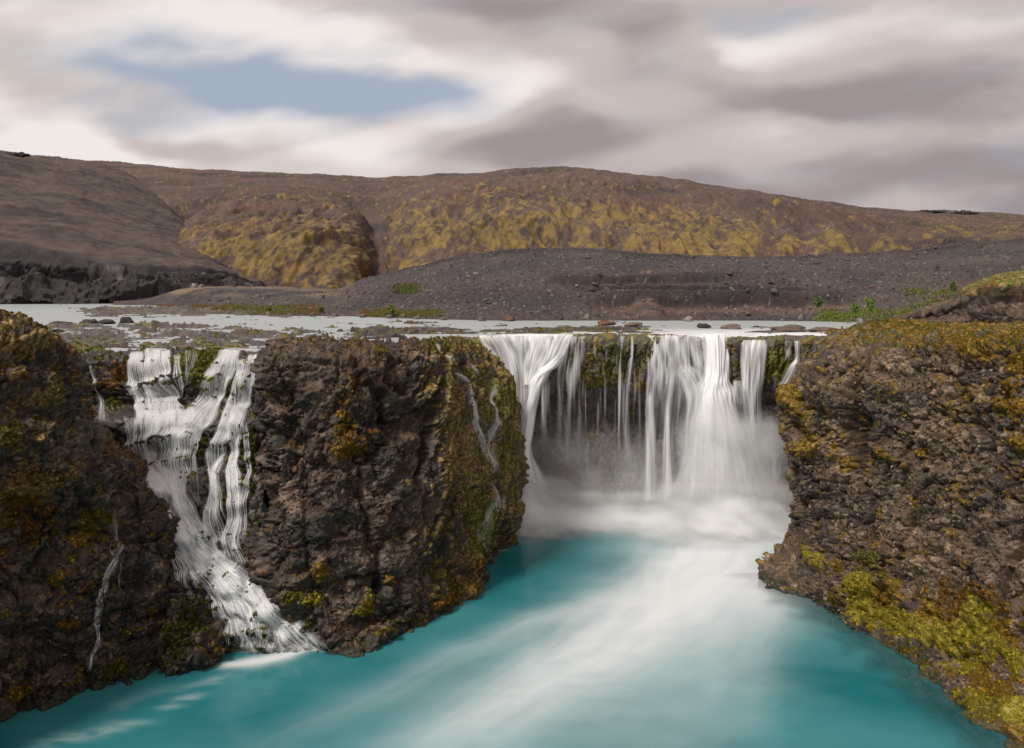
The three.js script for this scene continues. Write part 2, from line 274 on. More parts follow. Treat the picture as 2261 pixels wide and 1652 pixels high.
/** Moss standing on a sheet where it grows. */
function growMoss(s, parent, count, size, seed, droop = 0.35, low = 0.15, high = 99) {
  const r = rng(seed), tufts = [[], []], cush = [[], []], n = s.nu * s.nv; let made = 0;
  for (let t = 0; t < n * 3 && made < count; t++) {
    const i = Math.floor(r() * n); if (s.moss[i] < 0.45 + 0.4 * r()) continue;
    const o = i * 3, y = s.pos[o + 1]; if (y < low || y > high) continue;
    const c = GROWTH[s.mossKind[i]], d = GROWTH[(s.mossKind[i] + (r() < 0.5 ? 1 : 0)) % 3], v = r() * 0.4, b = 0.82 + 0.4 * r(), sc = size * (0.5 + 0.9 * r() * r() + 0.2);
    const col = mix3(c, d, v).map((e) => e * b), nx = s.nrm[o] * (1 - droop), ny = s.nrm[o + 1] * (1 - droop) + droop, nz = s.nrm[o + 2] * (1 - droop);
    (r() < 0.95 ? tufts[made & 1] : cush[made & 1]).push([s.pos[o], y, s.pos[o + 2], nx, ny + 0.001, nz, r() * 6.3, sc * (0.8 + 0.5 * r()), sc * (0.7 + 0.5 * r()), sc * (0.8 + 0.5 * r()), col]);
    made++;
  }
  TUFTS.forEach((g, k) => tufts[k].length && instanced('moss_tufts', g, mossMaterial, tufts[k], parent));
  CUSHIONS.forEach((g, k) => cush[k].length && instanced('moss_cushions', g, mossMaterial, cush[k].map((e) => { e[7] *= 0.75; e[8] *= 0.6; e[9] *= 0.75; return e; }), parent));
}
function chunkGeometry(seed) {
  const g = mergeVertices(new THREE.IcosahedronGeometry(1, 0).deleteAttribute('uv').deleteAttribute('normal')), p = g.attributes.position, r = rng(seed);
  for (let i = 0; i < p.count; i++) { const k = 0.55 + 0.7 * r(); p.setXYZ(i, p.getX(i) * k * 1.2, p.getY(i) * k * 0.75, p.getZ(i) * k); }
  g.computeVertexNormals(); return g;
}
const CHUNKS = [...Array(10)].map((_, k) => chunkGeometry(k + 60));
const STONES = [...Array(10)].map((_, k) => stoneGeometry(k + 3, 1)), BOULDERS = [...Array(6)].map((_, k) => stoneGeometry(k + 30, 3, 0.34));
const stoneTones = [[0.10, 0.085, 0.078], [0.15, 0.12, 0.105], [0.20, 0.165, 0.145], [0.075, 0.065, 0.062], [0.17, 0.105, 0.08]].map((c) => new THREE.MeshStandardMaterial({ color: new THREE.Color().setRGB(...c), roughness: 0.9, flatShading: true }));
/** Single blocks that stand proud of a cliff, each its own part, then the countless small ones as one. */
function blocksOn(s, parent, count, seed, sizes, ok, o) {
  const tones = [o.dark, mix3(o.dark, o.brown, 0.5), o.brown, mix3(o.brown, o.tan, 0.35), mix3(o.brown, IRON, 0.4)].map((c) => new THREE.MeshStandardMaterial({ color: new THREE.Color().setRGB(...c.map((e) => e * 0.9)), roughness: 0.7, flatShading: true }));
  const r = rng(seed), n = s.nu * s.nv; let made = 0;
  for (let t = 0; t < 200000 && made < count; t++) {
    const i = Math.floor(r() * n), o = i * 3; if (s.moss[i] > 0.4 || !ok(s.pos[o], s.pos[o + 1], s.pos[o + 2], s.nrm[o], s.nrm[o + 1], s.nrm[o + 2])) continue;
    const m = new THREE.Mesh(CHUNKS[Math.floor(r() * 10)], tones[Math.floor(r() * tones.length)]), k = sizes[0] + (sizes[1] - sizes[0]) * r() * r();
    m.name = made ? `rock_${String(made).padStart(3, '0')}` : 'rock';
    m.position.set(s.pos[o], s.pos[o + 1], s.pos[o + 2]); m.rotation.set(r() * 6, r() * 6, r() * 6); m.scale.set(k, k * (0.7 + 0.5 * r()), k * (0.7 + 0.5 * r()));
    add(m, parent); made++;
  }
}
const visible = (lo, hi) => (x, y, z, nx, ny, nz) => { const D = -z, X = CX + x * FOCAL / D, Y = HY + (EYE - y) * FOCAL / D; return y > lo && y < hi && X > -20 && X < 2280 && Y < 1670 && -x * nx + (EYE - y) * ny - z * nz > 0.15 * D; };
function rubbleOn(s, parent, count, seed, size, ok, o) {
  const r = rng(seed), lists = [[], [], []], n = s.nu * s.nv; let made = 0;
  for (let t = 0; t < count * 12 && made < count; t++) {
    const i = Math.floor(r() * n), q = i * 3; if (s.moss[i] > 0.5 || !ok(s.pos[q], s.pos[q + 1], s.pos[q + 2], s.nrm[q], s.nrm[q + 1], s.nrm[q + 2])) continue;
    const k = size * (0.4 + 1.1 * r() * r()), c = rockTone(o, s.pos[q], s.pos[q + 1], s.pos[q + 2], r(), r());
    lists[made % 3].push([s.pos[q], s.pos[q + 1], s.pos[q + 2], r() - 0.5, r() - 0.5, r() - 0.5 + 0.001, r() * 6, k, k * (0.6 + 0.5 * r()), k, c]); made++;
  }
  lists.forEach((l, k) => instanced('rubble', (o.round ? STONES : CHUNKS)[k * 3], new THREE.MeshStandardMaterial({ roughness: 0.9, flatShading: true }), l, parent));
}
function group(name, label, category, kind, groupName) { const g = new THREE.Group(); g.name = numbered(name); tag(g, label, category, groupName, kind); scene.add(g); return g; }

// ---------------------------------------------------------------- ground, pool and the upper river
{
  const sh = new THREE.Shape([[-3000, -300], [3000, -300], [3000, 4000], [-3000, 4000]].map(([x, d]) => new THREE.Vector2(x, d)));
  sh.holes.push(new THREE.Path([[-17.5, -200], [24, -200], [24, 44], [19, 49], [-4, 49.5], [-10, 38], [-20, 38], [-20, 22]].map(([x, d]) => new THREE.Vector2(x, d))));
  const g = new THREE.ShapeGeometry(sh); g.rotateX(-Math.PI / 2);
  const m = new THREE.Mesh(g, new THREE.MeshStandardMaterial({ color: new THREE.Color().setRGB(0.09, 0.07, 0.06), roughness: 1 })); m.name = 'ground'; m.position.y = 9.2; tag(m, null, null, null, 'structure'); add(m);
}
// ---------------------------------------------------------------- the cliffs round the pool
const STEP = 1.1;
const foot = (p) => [p[0], p[1], p[2]];
function cliff(name, label, ctrl, o, step, list, most) {
  const s = loft(ctrl, step, (x, y, z, nx, ny, nz, u, v, out) => { const d = brokenRock(x, y, z, o); out[3] = R.tone; out[4] = R.block; return d * lerp(1, 0.35, sstep(0.35, 0.85, ny)) + (o.extra ? o.extra(x, y, z, u, v) : 0); }, most, o.flat ?? 0.28);
  const tint = cliffColours(s, o, patches(s, list)), colours = [];
  for (let i = 0; i < s.nu * s.nv; i++) { const q = i * 3; colours.push(tint(s.pos[q], s.pos[q + 1], s.pos[q + 2], s.nrm[q], s.nrm[q + 1], s.nrm[q + 2], 0, i)); }
  for (let i = 0; i < s.nu * s.nv; i++) { const q = i * 3, h = s.moss[i] * (o.cushion ?? 0.12) * (0.7 + 1.1 * noise(s.pos[q] * 1.9, s.pos[q + 1] * 1.9, s.pos[q + 2] * 1.9)); if (h) for (let k = 0; k < 3; k++) s.pos[q + k] += h * (s.smooth[q + k] + (k === 1 ? 0.25 : 0)); }
  normalsOf(s, s.pos);
  const m = sheetMesh(s, name, rock(o.rough ?? 0.66), (x, y, z, nx, ny, nz, d, i) => colours[i]);
  m.name = numbered(name); tag(m, label, null, null, 'structure'); add(m); s.mesh = m;
  return s;
}
const rightRock = { seed: 3.3, flat: 0.42, a0: 0.5, big: 0.42, mid: 0.2, f1: 0.8, a1: 0.36, f2: 3.1, a2: 0.14, f3: 8, a3: 0.075, ledge: 0.6, shelf: 0.35, dark: [0.05, 0.038, 0.029], brown: [0.155, 0.1, 0.06], tan: [0.36, 0.26, 0.175], pale: 0.75, scatter: -0.02, cushion: 0.12,
  top: (x, y, z, ny) => sstep(9.9, 10.7, y + 0.5 * noise(x, y, z)) * 0.85 * sstep(0.25, 0.75, ny + 0.2), kind: (x, y, z, n) => (y > 9.8 ? (n > 0.25 ? 5 : n > -0.1 ? 0 : 1) : n > 0.1 ? 0 : 1), extra: (x, y, z) => {     // a narrow dark cleft in the face
    const D = -z, X = CX + x * FOCAL / D, c = at(1886, 960, 33.4), a = Math.abs(x - c[0] + 0.12 * noise(0, y * 2, 0)) / 0.2, b = (y - c[1]) / 1.0; return -0.9 * Math.exp(-a * a - b * b * b * b); } };
const right = cliff('cliff_right', 'broken brown lava cliff with golden moss on its brow beside the pool', [
  [[27, 9.6, 56], [23, 9.9, 50], [18.5, 10.1, 46.8], [17.6, 8.5, 46], [17, 6, 45.6], [16.5, 3.5, 45.2], [16, 1.2, 45], [15.8, 0, 44.6], [15.5, -2, 44.4]],
  [[27, 9.8, 50], [21, 10.3, 44.5], [16.9, 9.6, 42], [15.9, 8, 41.6], [15.6, 6, 41.3], [15.4, 3.5, 41], [15.2, 1.2, 40.3], [15, 0, 39.8], [14.5, -2, 39.5]],
  [[27, 10, 45], [19, 10.9, 40], [15.3, 10.4, 37.6], [12.35, 7.75, 37.2], [12.6, 5.1, 37], [13.0, 2.4, 37], [12.35, 1.3, 36.5], [11.1, 0, 35.6], [10.2, -2, 35]],
  [[27, 9.9, 42], [19.5, 10.7, 38], [15.75, 10.85, 35], [13.9, 8.7, 34], [14.05, 5.95, 33.2], [13.7, 3.26, 32.8], [12.83, 0.96, 32.5], [12.5, 0, 32.3], [11.7, -2, 31.7]],
  [[28, 10.0, 38], [21, 10.8, 35], [16.9, 10.95, 32], [15.9, 9.04, 31], [15.85, 6.08, 30.2], [15.1, 2.97, 29.8], [13.9, 0.66, 29.7], [13.3, 0, 29.6], [12.5, -2, 29]],
  [[29, 10.3, 34], [22.5, 11.0, 32], [18.2, 11.15, 29], [17.4, 9.27, 28], [17.04, 6.46, 27.2], [16.06, 3.15, 26.6], [14.6, 0.69, 26.4], [13.6, 0, 26.2], [12.8, -2, 25.6]],
  [[30, 10.7, 28], [24, 11.2, 28], [20, 11.25, 26], [19.2, 9.4, 25], [18.6, 6.5, 24.4], [17.4, 3.2, 23.9], [15.3, 0.8, 23.7], [13.9, 0, 23.6], [13, -2, 23]],
  [[32, 11.4, 20], [26, 11.8, 20], [21.5, 11.8, 21], [20.4, 9.5, 20.8], [19.5, 6.5, 20.3], [18, 3.2, 20], [15.6, 0.8, 19.8], [14.4, 0, 19.5], [13.4, -2, 19]],
], rightRock, STEP, [
  [1727, 862, 0.6, 0.45, 1.5, 0], [1712, 880, 0.4, 0.4, 1.2, 0], [1762, 900, 0.45, 0.5, 0.8, 0], [1745, 985, 0.4, 0.45, 0.9, 0], [1790, 1010, 0.5, 0.4, 0.9, 0], [1786, 965, 0.35, 0.35, 0.9, 0], [1871, 1030, 0.45, 0.3, 1.1, 0], [1850, 990, 0.25, 0.35, 0.8, 0], [1825, 851, 0.4, 0.3, 0.7, 1], [1760, 930, 0.3, 0.4, 0.8, 1],
  [2236, 893, 0.55, 0.4, 1.1, 0], [2088, 903, 0.5, 0.4, 0.9, 5], [2236, 976, 0.4, 0.3, 0.8, 0], [1956, 999, 0.3, 0.3, 0.8, 0], [2035, 995, 0.3, 0.3, 0.7, 0], [2230, 800, 0.8, 0.5, 0.8, 0], [2120, 770, 0.9, 0.35, 0.7, 0], [2140, 860, 0.4, 0.3, 0.7, 5],
  [1789, 1222, 0.42, 0.375, 0.814, 3], [1834, 1250, 0.36, 0.375, 0.651, 0], [1909, 1235, 0.6, 0.5, 0.733, 1], [1892, 1305, 0.6, 0.625, 1.14, 3], [1913, 1342, 0.54, 0.438, 1.14, 3], [1971, 1362, 0.6, 0.375, 1.14, 3], [1954, 1320, 0.6, 0.5, 0.895, 0], [2040, 1401, 0.48, 0.375, 0.977, 3], [2085, 1430, 0.66, 0.625, 0.977, 3], [2149, 1380, 0.6, 0.875, 0.895, 3], [2100, 1330, 0.48, 0.75, 0.733, 4],
  [2208, 1449, 0.42, 0.375, 0.895, 3], [2230, 1390, 0.48, 0.625, 0.733, 0], [2194, 1521, 0.42, 0.5, 0.977, 0], [2160, 1562, 0.42, 0.375, 0.977, 3], [2235, 1580, 0.6, 0.5, 0.977, 3], [2240, 1620, 0.72, 0.5, 1.058, 0], [2010, 1440, 0.48, 0.312, 0.651, 1], [1830, 1320, 0.48, 0.25, 0.57, 1], [2050, 1350, 0.48, 0.625, 0.651, 0], [2180, 1300, 0.6, 0.625, 0.488, 4],
]);
growMoss(right, right.mesh, 80000, 0.048, 5);
blocksOn(right, right.mesh, 260, 12, [0.08, 0.26], visible(0.1, 10.0), rightRock);
rubbleOn(right, right.mesh, 9000, 13, 0.06, visible(0.05, 10.3), rightRock);

const middleRock = { seed: 17.1, a0: 0.6, big: 0.5, mid: 0.26, f1: 0.62, a1: 0.38, f2: 2.4, a2: 0.13, f3: 7.5, a3: 0.07, ledge: 0.55, shelf: 0.45, tallAt: (x) => sstep(-4.6, -2.2, x), dark: [0.026, 0.021, 0.018], brown: [0.08, 0.052, 0.031], tan: [0.24, 0.168, 0.118], pale: 0.6, scatter: -0.1,
  top: (x, y, z, ny) => sstep(-4.4, -2.0, x + 0.7 * noise(x, y, z)) * 0.74, kind: (x, y, z, n) => (x > -4 ? (n > 0.35 ? 1 : n > -0.08 ? 5 : n > -0.3 ? 1 : 6) : n > 0.15 ? 4 : 1) };
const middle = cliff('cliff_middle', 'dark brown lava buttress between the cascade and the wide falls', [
  [[-8, 9.9, 41], [-9.7, 10.2, 37], [-9.9, 10.5, 34.2], [-10.2, 8.5, 33.5], [-10.2, 6, 32.5], [-9.6, 3.5, 30.5], [-8.3, 1.2, 29.4], [-7.4, 0, 28.9], [-7.2, -2, 28.6]],
  [[-7, 10, 39.5], [-8.6, 10.15, 34.5], [-9.35, 10.4, 31.2], [-9.45, 8.6, 30.5], [-8.75, 6.1, 30], [-8.5, 3.3, 29.3], [-7.5, 1.3, 28.9], [-6.5, 0, 28.6], [-6.7, -2, 28]],
  [[-6, 10, 40], [-6.9, 10.2, 35.5], [-7.3, 10.35, 31.6], [-6.75, 8.6, 30.6], [-6.6, 5.95, 30], [-6.5, 3.27, 29.4], [-6.07, 0.95, 29], [-5.5, 0, 28.5], [-5.6, -2, 27.8]],
  [[-4.8, 9.95, 41], [-5, 10.15, 37], [-5.05, 10.25, 33], [-5.0, 8.4, 32], [-4.9, 5.7, 31.2], [-4.7, 3, 30.7], [-4.1, 1.05, 30.4], [-3.8, 0, 30.3], [-3.7, -2, 29.5]],
  [[-4, 9.85, 42], [-3.7, 10.05, 38.8], [-3.4, 10.1, 35], [-2.85, 8.2, 34.4], [-2.5, 5.4, 34], [-2.3, 3, 33.7], [-1.9, 0.93, 33.6], [-1.6, 0, 33.5], [-1.4, -2, 32.8]],
  [[-3.8, 9.7, 42.4], [-3, 10, 40.2], [-2.1, 9.95, 37.5], [-0.85, 7.9, 37.5], [-0.3, 5.1, 37.3], [-0.6, 2.6, 37], [-1.15, 0.8, 36.8], [-1.35, 0, 36.3], [-1.2, -2, 35.8]],
  [[-4, 9.6, 43], [-2.9, 9.8, 42], [-1.85, 9.7, 41], [-0.45, 7.7, 41], [-0.02, 5.2, 41], [-0.1, 2.2, 41], [-0.1, 0.6, 40.9], [-0.05, 0, 40.7], [0.2, -2, 40.4]],
  [[-5, 9.6, 44], [-4, 9.7, 44.3], [-2.9, 9.6, 44.4], [-1.6, 7.5, 44], [-1.1, 5, 43.7], [-1.1, 2.2, 43.5], [-1.2, 0.6, 43.5], [-1.2, 0, 43.5], [-1, -2, 43.5]],
  [[-7, 9.6, 46], [-6, 9.6, 46.4], [-5, 9.4, 46.6], [-4.2, 7.5, 46.6], [-3.8, 5, 46.6], [-3.6, 2.2, 46.5], [-3.6, 0.6, 46.5], [-3.6, 0, 46.5], [-3.6, -2, 46.5]],
], middleRock, STEP, [
  [760, 905, 0.45, 0.6, 0.95, 0], [766, 1005, 0.5, 0.4, 1.0, 0], [806, 975, 0.45, 0.4, 0.8, 4], [760, 960, 0.35, 0.4, 0.6, 4], [780, 850, 0.35, 0.35, 0.6, 4], [1090, 850, 0.5, 0.7, 0.7, 1], [1120, 900, 0.4, 0.9, 0.8, 1], [1125, 1000, 0.5, 0.8, 0.6, 1], [1090, 1150, 0.7, 0.7, 1.0, 2], [1060, 1180, 0.6, 0.5, 1.0, 2], [1050, 1120, 0.5, 0.5, 0.8, 1],
  [1010, 930, 0.35, 1.3, 0.9, 5], [1040, 1000, 0.3, 1.2, 0.8, 5], [960, 860, 0.3, 0.8, 0.7, 5], [985, 1030, 0.25, 1.0, 0.7, 5], [800, 1360, 0.25, 0.2, 1.1, 3], [745, 1340, 0.25, 0.2, 1.0, 3], [700, 1280, 0.25, 0.25, 0.9, 0], [860, 1280, 0.25, 0.2, 0.7, 0], [820, 1310, 0.2, 0.3, 0.8, 3], [690, 1330, 0.4, 0.25, 0.9, 3], [640, 1310, 0.3, 0.3, 0.8, 1],
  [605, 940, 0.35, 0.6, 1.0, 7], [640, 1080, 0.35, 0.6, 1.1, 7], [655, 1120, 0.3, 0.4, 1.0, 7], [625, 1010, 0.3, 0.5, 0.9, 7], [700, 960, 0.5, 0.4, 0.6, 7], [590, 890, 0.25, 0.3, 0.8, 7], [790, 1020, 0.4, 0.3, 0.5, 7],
  [930, 1370, 0.5, 0.12, 1.0, 4], [990, 1335, 0.5, 0.15, 1.1, 4], [1035, 1310, 0.4, 0.2, 1.2, 0], [1055, 1260, 0.3, 0.25, 0.9, 4], [870, 1395, 0.6, 0.1, 0.9, 1], [590, 870, 0.2, 0.2, 0.8, 4], [980, 760, 0.8, 0.3, 0.7, 1], [860, 765, 0.7, 0.25, 0.7, 1], [650, 755, 0.6, 0.2, 0.5, 5], [720, 1260, 0.25, 0.3, 0.8, 0],
]);
growMoss(middle, middle.mesh, 40000, 0.045, 6, 0.1);
blocksOn(middle, middle.mesh, 200, 22, [0.07, 0.26], visible(0.1, 10.6), middleRock);
rubbleOn(middle, middle.mesh, 6000, 23, 0.055, visible(0.05, 10.8), middleRock);

const leftRock = { seed: 29.4, a0: 0.6, big: 0.5, mid: 0.24, f1: 0.68, a1: 0.36, f2: 2.5, a2: 0.13, f3: 7.5, a3: 0.07, ledge: 0.6, shelf: 0.45, dark: [0.024, 0.02, 0.018], brown: [0.072, 0.047, 0.029], tan: [0.2, 0.142, 0.1], pale: 0.55, scatter: -0.04,
  top: (x, y, z, ny) => sstep(4, 9, y) * sstep(-13.8, -15.2, x) * 0.42 , kind: (x, y, z, n) => (y > 5 ? (n > 0.2 ? 5 : n > 0 ? 4 : 1) : n > 0.2 ? 0 : 1) };
const left = cliff('cliff_left', 'dark mossy lava cliff below the cascade with dry grass on its top', [
  [[-30, 13.2, 20], [-23, 13, 20], [-19, 12.7, 19.5], [-18, 10, 18.8], [-17.2, 7, 18.6], [-16.6, 4, 18.6], [-16.2, 1.3, 19], [-15.9, 0, 19.5], [-15.5, -2, 19]],
  [[-30, 13.1, 24], [-22, 12.0, 24], [-17.8, 11.9, 23.4], [-16.8, 9.9, 22.5], [-16.2, 7.1, 22.2], [-15.9, 4.1, 22], [-15.7, 1.3, 22], [-15.6, 0, 22.2], [-15.2, -2, 21.6]],
  [[-30, 11.6, 27], [-21, 11.7, 27.5], [-16.7, 11.65, 26.3], [-15.8, 9.9, 25.2], [-15.4, 7.2, 24.8], [-15.4, 4.2, 24.5], [-15.4, 1.25, 24.3], [-15.4, 0, 24.2], [-15, -2, 23.5]],
  [[-30, 11.0, 31], [-20.5, 11.2, 30], [-16.3, 11.2, 27.3], [-15.3, 9.6, 26.6], [-14.5, 6.9, 26], [-14.5, 3.77, 25.7], [-14.35, 1.15, 25.4], [-14.3, 0, 25.2], [-13.9, -2, 24.6]],
  [[-30, 10.4, 34], [-20.5, 10.4, 31.5], [-16.1, 10.35, 28.4], [-15.2, 9, 27.8], [-14.4, 7, 27.5], [-13.6, 3.56, 26.7], [-13.15, 1.03, 26.3], [-13, 0, 26.1], [-12.6, -2, 25.5]],
  [[-30, 10.4, 36], [-22, 9.9, 34.5], [-18.6, 8.9, 31.8], [-17, 8.0, 30.6], [-14.6, 7.0, 29], [-12.9, 3.4, 27.5], [-12.25, 1.13, 27.1], [-11.7, 0, 26.6], [-11.4, -2, 26]],
  [[-28, 9, 38], [-21, 8.0, 35], [-17, 7.0, 32], [-14.9, 6.55, 30.6], [-13.3, 5.6, 29], [-12.1, 3.5, 28.3], [-10.9, 1.06, 27.6], [-10.4, 0, 27.2], [-10.2, -2, 26.6]],
  [[-26, 7, 39], [-19, 6, 36.5], [-15.5, 5.4, 34], [-13.9, 5.0, 32], [-12.9, 4.3, 30.9], [-11.9, 2.9, 30], [-10.5, 0.8, 29.2], [-9.8, 0, 28.7], [-9.6, -2, 28.2]],
  [[-24, 4, 40], [-18, 4, 38], [-14.5, 3.8, 36], [-12.8, 3.4, 34.5], [-11.6, 2.8, 33.5], [-10.6, 1.8, 32.5], [-9.8, 0.3, 31.5], [-9.3, -0.4, 31], [-9, -2, 30.5]],
], leftRock, STEP, [
  [60, 1130, 0.6, 1.0, 0.7, 4], [80, 1060, 0.6, 0.8, 0.7, 5], [200, 1150, 0.6, 0.6, 0.6, 1], [230, 1160, 0.4, 0.3, 0.8, 1], [170, 1190, 0.5, 0.3, 0.5, 0], [130, 1280, 0.25, 0.2, 0.9, 0], [150, 1380, 0.25, 0.2, 0.7, 0], [170, 1240, 0.2, 0.2, 0.7, 3], [40, 1590, 0.3, 0.15, 1, 3], [270, 1470, 0.5, 0.2, 1.0, 2], [215, 1395, 0.4, 0.6, 0.7, 6], [220, 1310, 0.4, 0.5, 0.5, 6], [400, 1400, 0.6, 0.9, 0.8, 6], [430, 1360, 0.5, 0.6, 0.7, 6], [45, 760, 0.9, 0.4, 0.6, 5], [110, 880, 0.7, 0.3, 0.7, 5], [20, 960, 0.6, 0.4, 0.5, 1], [40, 1540, 0.3, 0.2, 0.8, 0],
]);
growMoss(left, left.mesh, 40000, 0.045, 7, 0.3);
blocksOn(left, left.mesh, 200, 32, [0.07, 0.28], visible(0.1, 12), leftRock);
rubbleOn(left, left.mesh, 6000, 33, 0.06, visible(0.05, 12.4), leftRock);

// the stepped bed of the cascade
const bedRock = { seed: 51, big: 0.26, mid: 0.16, f1: 1.0, a1: 0.46, f2: 2.2, a2: 0.15, f3: 7, a3: 0.035, ledge: 1.0, shelf: 0.6, dark: [0.045, 0.038, 0.036], brown: [0.075, 0.06, 0.05], tan: [0.12, 0.10, 0.085], pale: 0.4, scatter: 0.08, rough: 0.5, kind: (x, y, z, n) => (n > 0.3 ? 2 : 6) };
const bedRows = [[775, 110, 640, 42, 42], [790, 130, 610, 37, 36.8], [779, 140, 606, 35.2, 34.9], [832, 145, 604, 34.3, 34.0], [900, 155, 605, 33.8, 33.6], [935, 170, 605, 32.2, 32.2], [1035, 190, 596, 31.3, 31.6], [1075, 230, 586, 30.2, 30.9], [1200, 300, 580, 29.3, 29.7], [1320, 360, 655, 28.5, 28.95], [1438, 425, 735, 28.28, 28.28], [1500, 440, 750, 27.6, 27.6]];
const bed = cliff('cascade_rock', 'dark wet stepped rock under the cascade', [...Array(9)].map((_, c) => bedRows.map(([Y, a, b, d, e]) => at(lerp(a, b, c / 8), Y, lerp(d, e, c / 8)))), bedRock, STEP * 0.85, [
  [440, 800, 1.2, 0.5, 0.9, 2], [480, 860, 0.5, 0.6, 0.8, 2], [520, 830, 0.4, 0.5, 0.8, 2], [430, 980, 0.6, 0.9, 0.8, 6], [540, 1000, 0.5, 1.0, 0.8, 6], [250, 830, 0.5, 0.5, 0.9, 4], [180, 870, 0.4, 0.5, 0.8, 1], [250, 880, 0.4, 0.4, 0.8, 2], [230, 965, 0.8, 0.15, 0.6, 1], [420, 780, 0.8, 0.2, 0.8, 2], [500, 1380, 0.5, 0.5, 0.8, 6], [570, 1370, 0.4, 0.5, 0.8, 6], [600, 1330, 0.3, 0.3, 0.6, 1], [450, 1250, 0.6, 0.8, 0.8, 6],
], 700);

// the wall behind the wide falls: mossy brow above a hollow
const wallRock = { seed: 63, big: 0.26, mid: 0.16, f1: 1.3, a1: 0.16, f2: 3.2, a2: 0.09, f3: 7, a3: 0.03, tall: true, dark: [0.07, 0.056, 0.055], brown: [0.125, 0.092, 0.08], tan: [0.20, 0.155, 0.13], pale: 0.5, scatter: -0.1, rough: 0.6, cushion: 0.05,
  top: (x, y, z) => sstep(6.2, 7.6, y + 0.7 * noise(x * 0.9, 0, 3)) * 0.62, kind: (x, y, z, n) => (n > 0.5 ? 4 : n > 0.2 ? 1 : n > -0.05 ? 2 : 6) };
const wallX = [900, 1010, 1080, 1150, 1220, 1300, 1400, 1500, 1580, 1660, 1740, 1820, 1900], wallD = [46.4, 45.6, 45.3, 45.25, 45.3, 45.35, 45.3, 45.3, 45.2, 45.2, 45.3, 44.9, 45.0], hollow = [0.3, 0.5, 0.7, 1, 1.4, 1.7, 1.6, 1.3, 1.2, 1.2, 1.3, 1.2, 0.6];
const lipY = [9.9, 9.9, 9.88, 9.88, 9.93, 9.96, 9.96, 9.9, 9.86, 9.88, 9.88, 9.92, 9.95];
const wall = cliff('cliff_back', 'hollowed mossy rock wall behind the wide falls', wallX.map((X, c) => { const D = wallD[c], h = hollow[c], x = (X - CX) * D / FOCAL; return [[x * 1.08, 9.3, D + 6], [x * 1.02, lipY[c] - 0.18, D + 1.6], [x, lipY[c] - 0.02, D + 0.12], [x, 9.0, D - 0.15], [x, 7.9, D - 0.2], [x, 7.0, D - 0.1], [x, 6.0, D + h * 0.6], [x, 4.2, D + h], [x, 2, D + h], [x, 0, D + h * 0.8], [x, -2, D + h * 0.6]]; }), wallRock, STEP * 1.25, [
  [1700, 800, 1, 0.6, 0.7, 1], [1730, 810, 0.5, 0.6, 1.3, 2], [1715, 780, 0.5, 0.4, 0.8, 2], [1320, 840, 1.2, 0.6, 0.6, 1], [1380, 790, 1.2, 0.8, 0.6, 6], [1140, 820, 0.5, 1.2, 0.7, 1], [1420, 860, 0.4, 0.3, 0.8, 0], [1390, 920, 0.3, 0.25, 0.9, 3], [1310, 960, 0.2, 0.2, 0.7, 3],
], 760);
growMoss(wall, wall.mesh, 14000, 0.055, 9, -0.25, 0.15, 9.55);

// ---------------------------------------------------------------- water
// distance to a polyline on the ground [x, D, half width, strength]; returns [side distance / half width, strength, metres along]
function alongPath(path, x, D) {
  let best = 1e9, out = [9, 0, 0], run = 0;
  for (let k = 0; k < path.length - 1; k++) {
    const [ax, ad, aw, as] = path[k], [bx, bd, bw, bs] = path[k + 1], dx = bx - ax, dd = bd - ad, L = Math.hypot(dx, dd), t = clamp(((x - ax) * dx + (D - ad) * dd) / (L * L)), q = Math.hypot(x - ax - dx * t, D - ad - dd * t), w = lerp(aw, bw, t);
    if (q / w < best) { best = q / w; const side = Math.sign((x - ax) * dd - (D - ad) * dx); out = [side * q / w, lerp(as, bs, t), run + L * t]; }
    run += L;
  }
  return out;
}
const flow = (list) => list.map(([X, Y, w, s]) => { const p = onPool(X, Y); return [p[0], p[2], w, s]; });
const plume = flow([[1640, 1120, 4.2, 1.1], [1610, 1190, 3.8, 1.1], [1560, 1270, 3.3, 1.05], [1440, 1355, 2.7, 0.95], [1290, 1450, 2.1, 0.82], [1110, 1560, 1.7, 0.6], [930, 1670, 1.6, 0.38], [700, 1850, 1.6, 0.2]]);
const plumeLeft = flow([[1500, 1310, 1.6, 0.55], [1330, 1330, 0.9, 0.45], [1180, 1370, 0.8, 0.38], [1020, 1440, 0.9, 0.3], [850, 1530, 1.0, 0.22], [600, 1640, 1.2, 0.12]]);
const baseFoam = flow([[1110, 1100, 2.0, 1.15], [1200, 1118, 1.9, 1.15], [1330, 1128, 2.2, 1.15], [1480, 1145, 3.0, 1.1], [1700, 1150, 3.4, 1.1]]);
const milk = flow([[1560, 1330, 3.5, 0.3], [1350, 1500, 3.6, 0.26], [1150, 1650, 3.8, 0.2], [900, 1900, 3.6, 0.16]]);
const rightHaze = flow([[1650, 1290, 1.6, 0.8], [1680, 1350, 1.1, 0.4], [1640, 1450, 1.6, 0.22], [1500, 1620, 2.4, 0.18]]);
const swirl = flow([[480, 1500, 0.35, 0.5], [400, 1545, 0.35, 0.45], [330, 1580, 0.4, 0.4], [220, 1610, 0.35, 0.45], [100, 1640, 0.4, 0.4]]);
const swirl2 = flow([[490, 1490, 0.25, 0.55], [420, 1512, 0.25, 0.3], [330, 1520, 0.3, 0.2], [270, 1545, 0.35, 0.22], [250, 1600, 0.3, 0.2]]);
const cascadeFoot = flow([[500, 1466, 0.3, 1], [560, 1462, 0.5, 1], [640, 1448, 0.45, 1], [705, 1428, 0.25, 0.8]]);
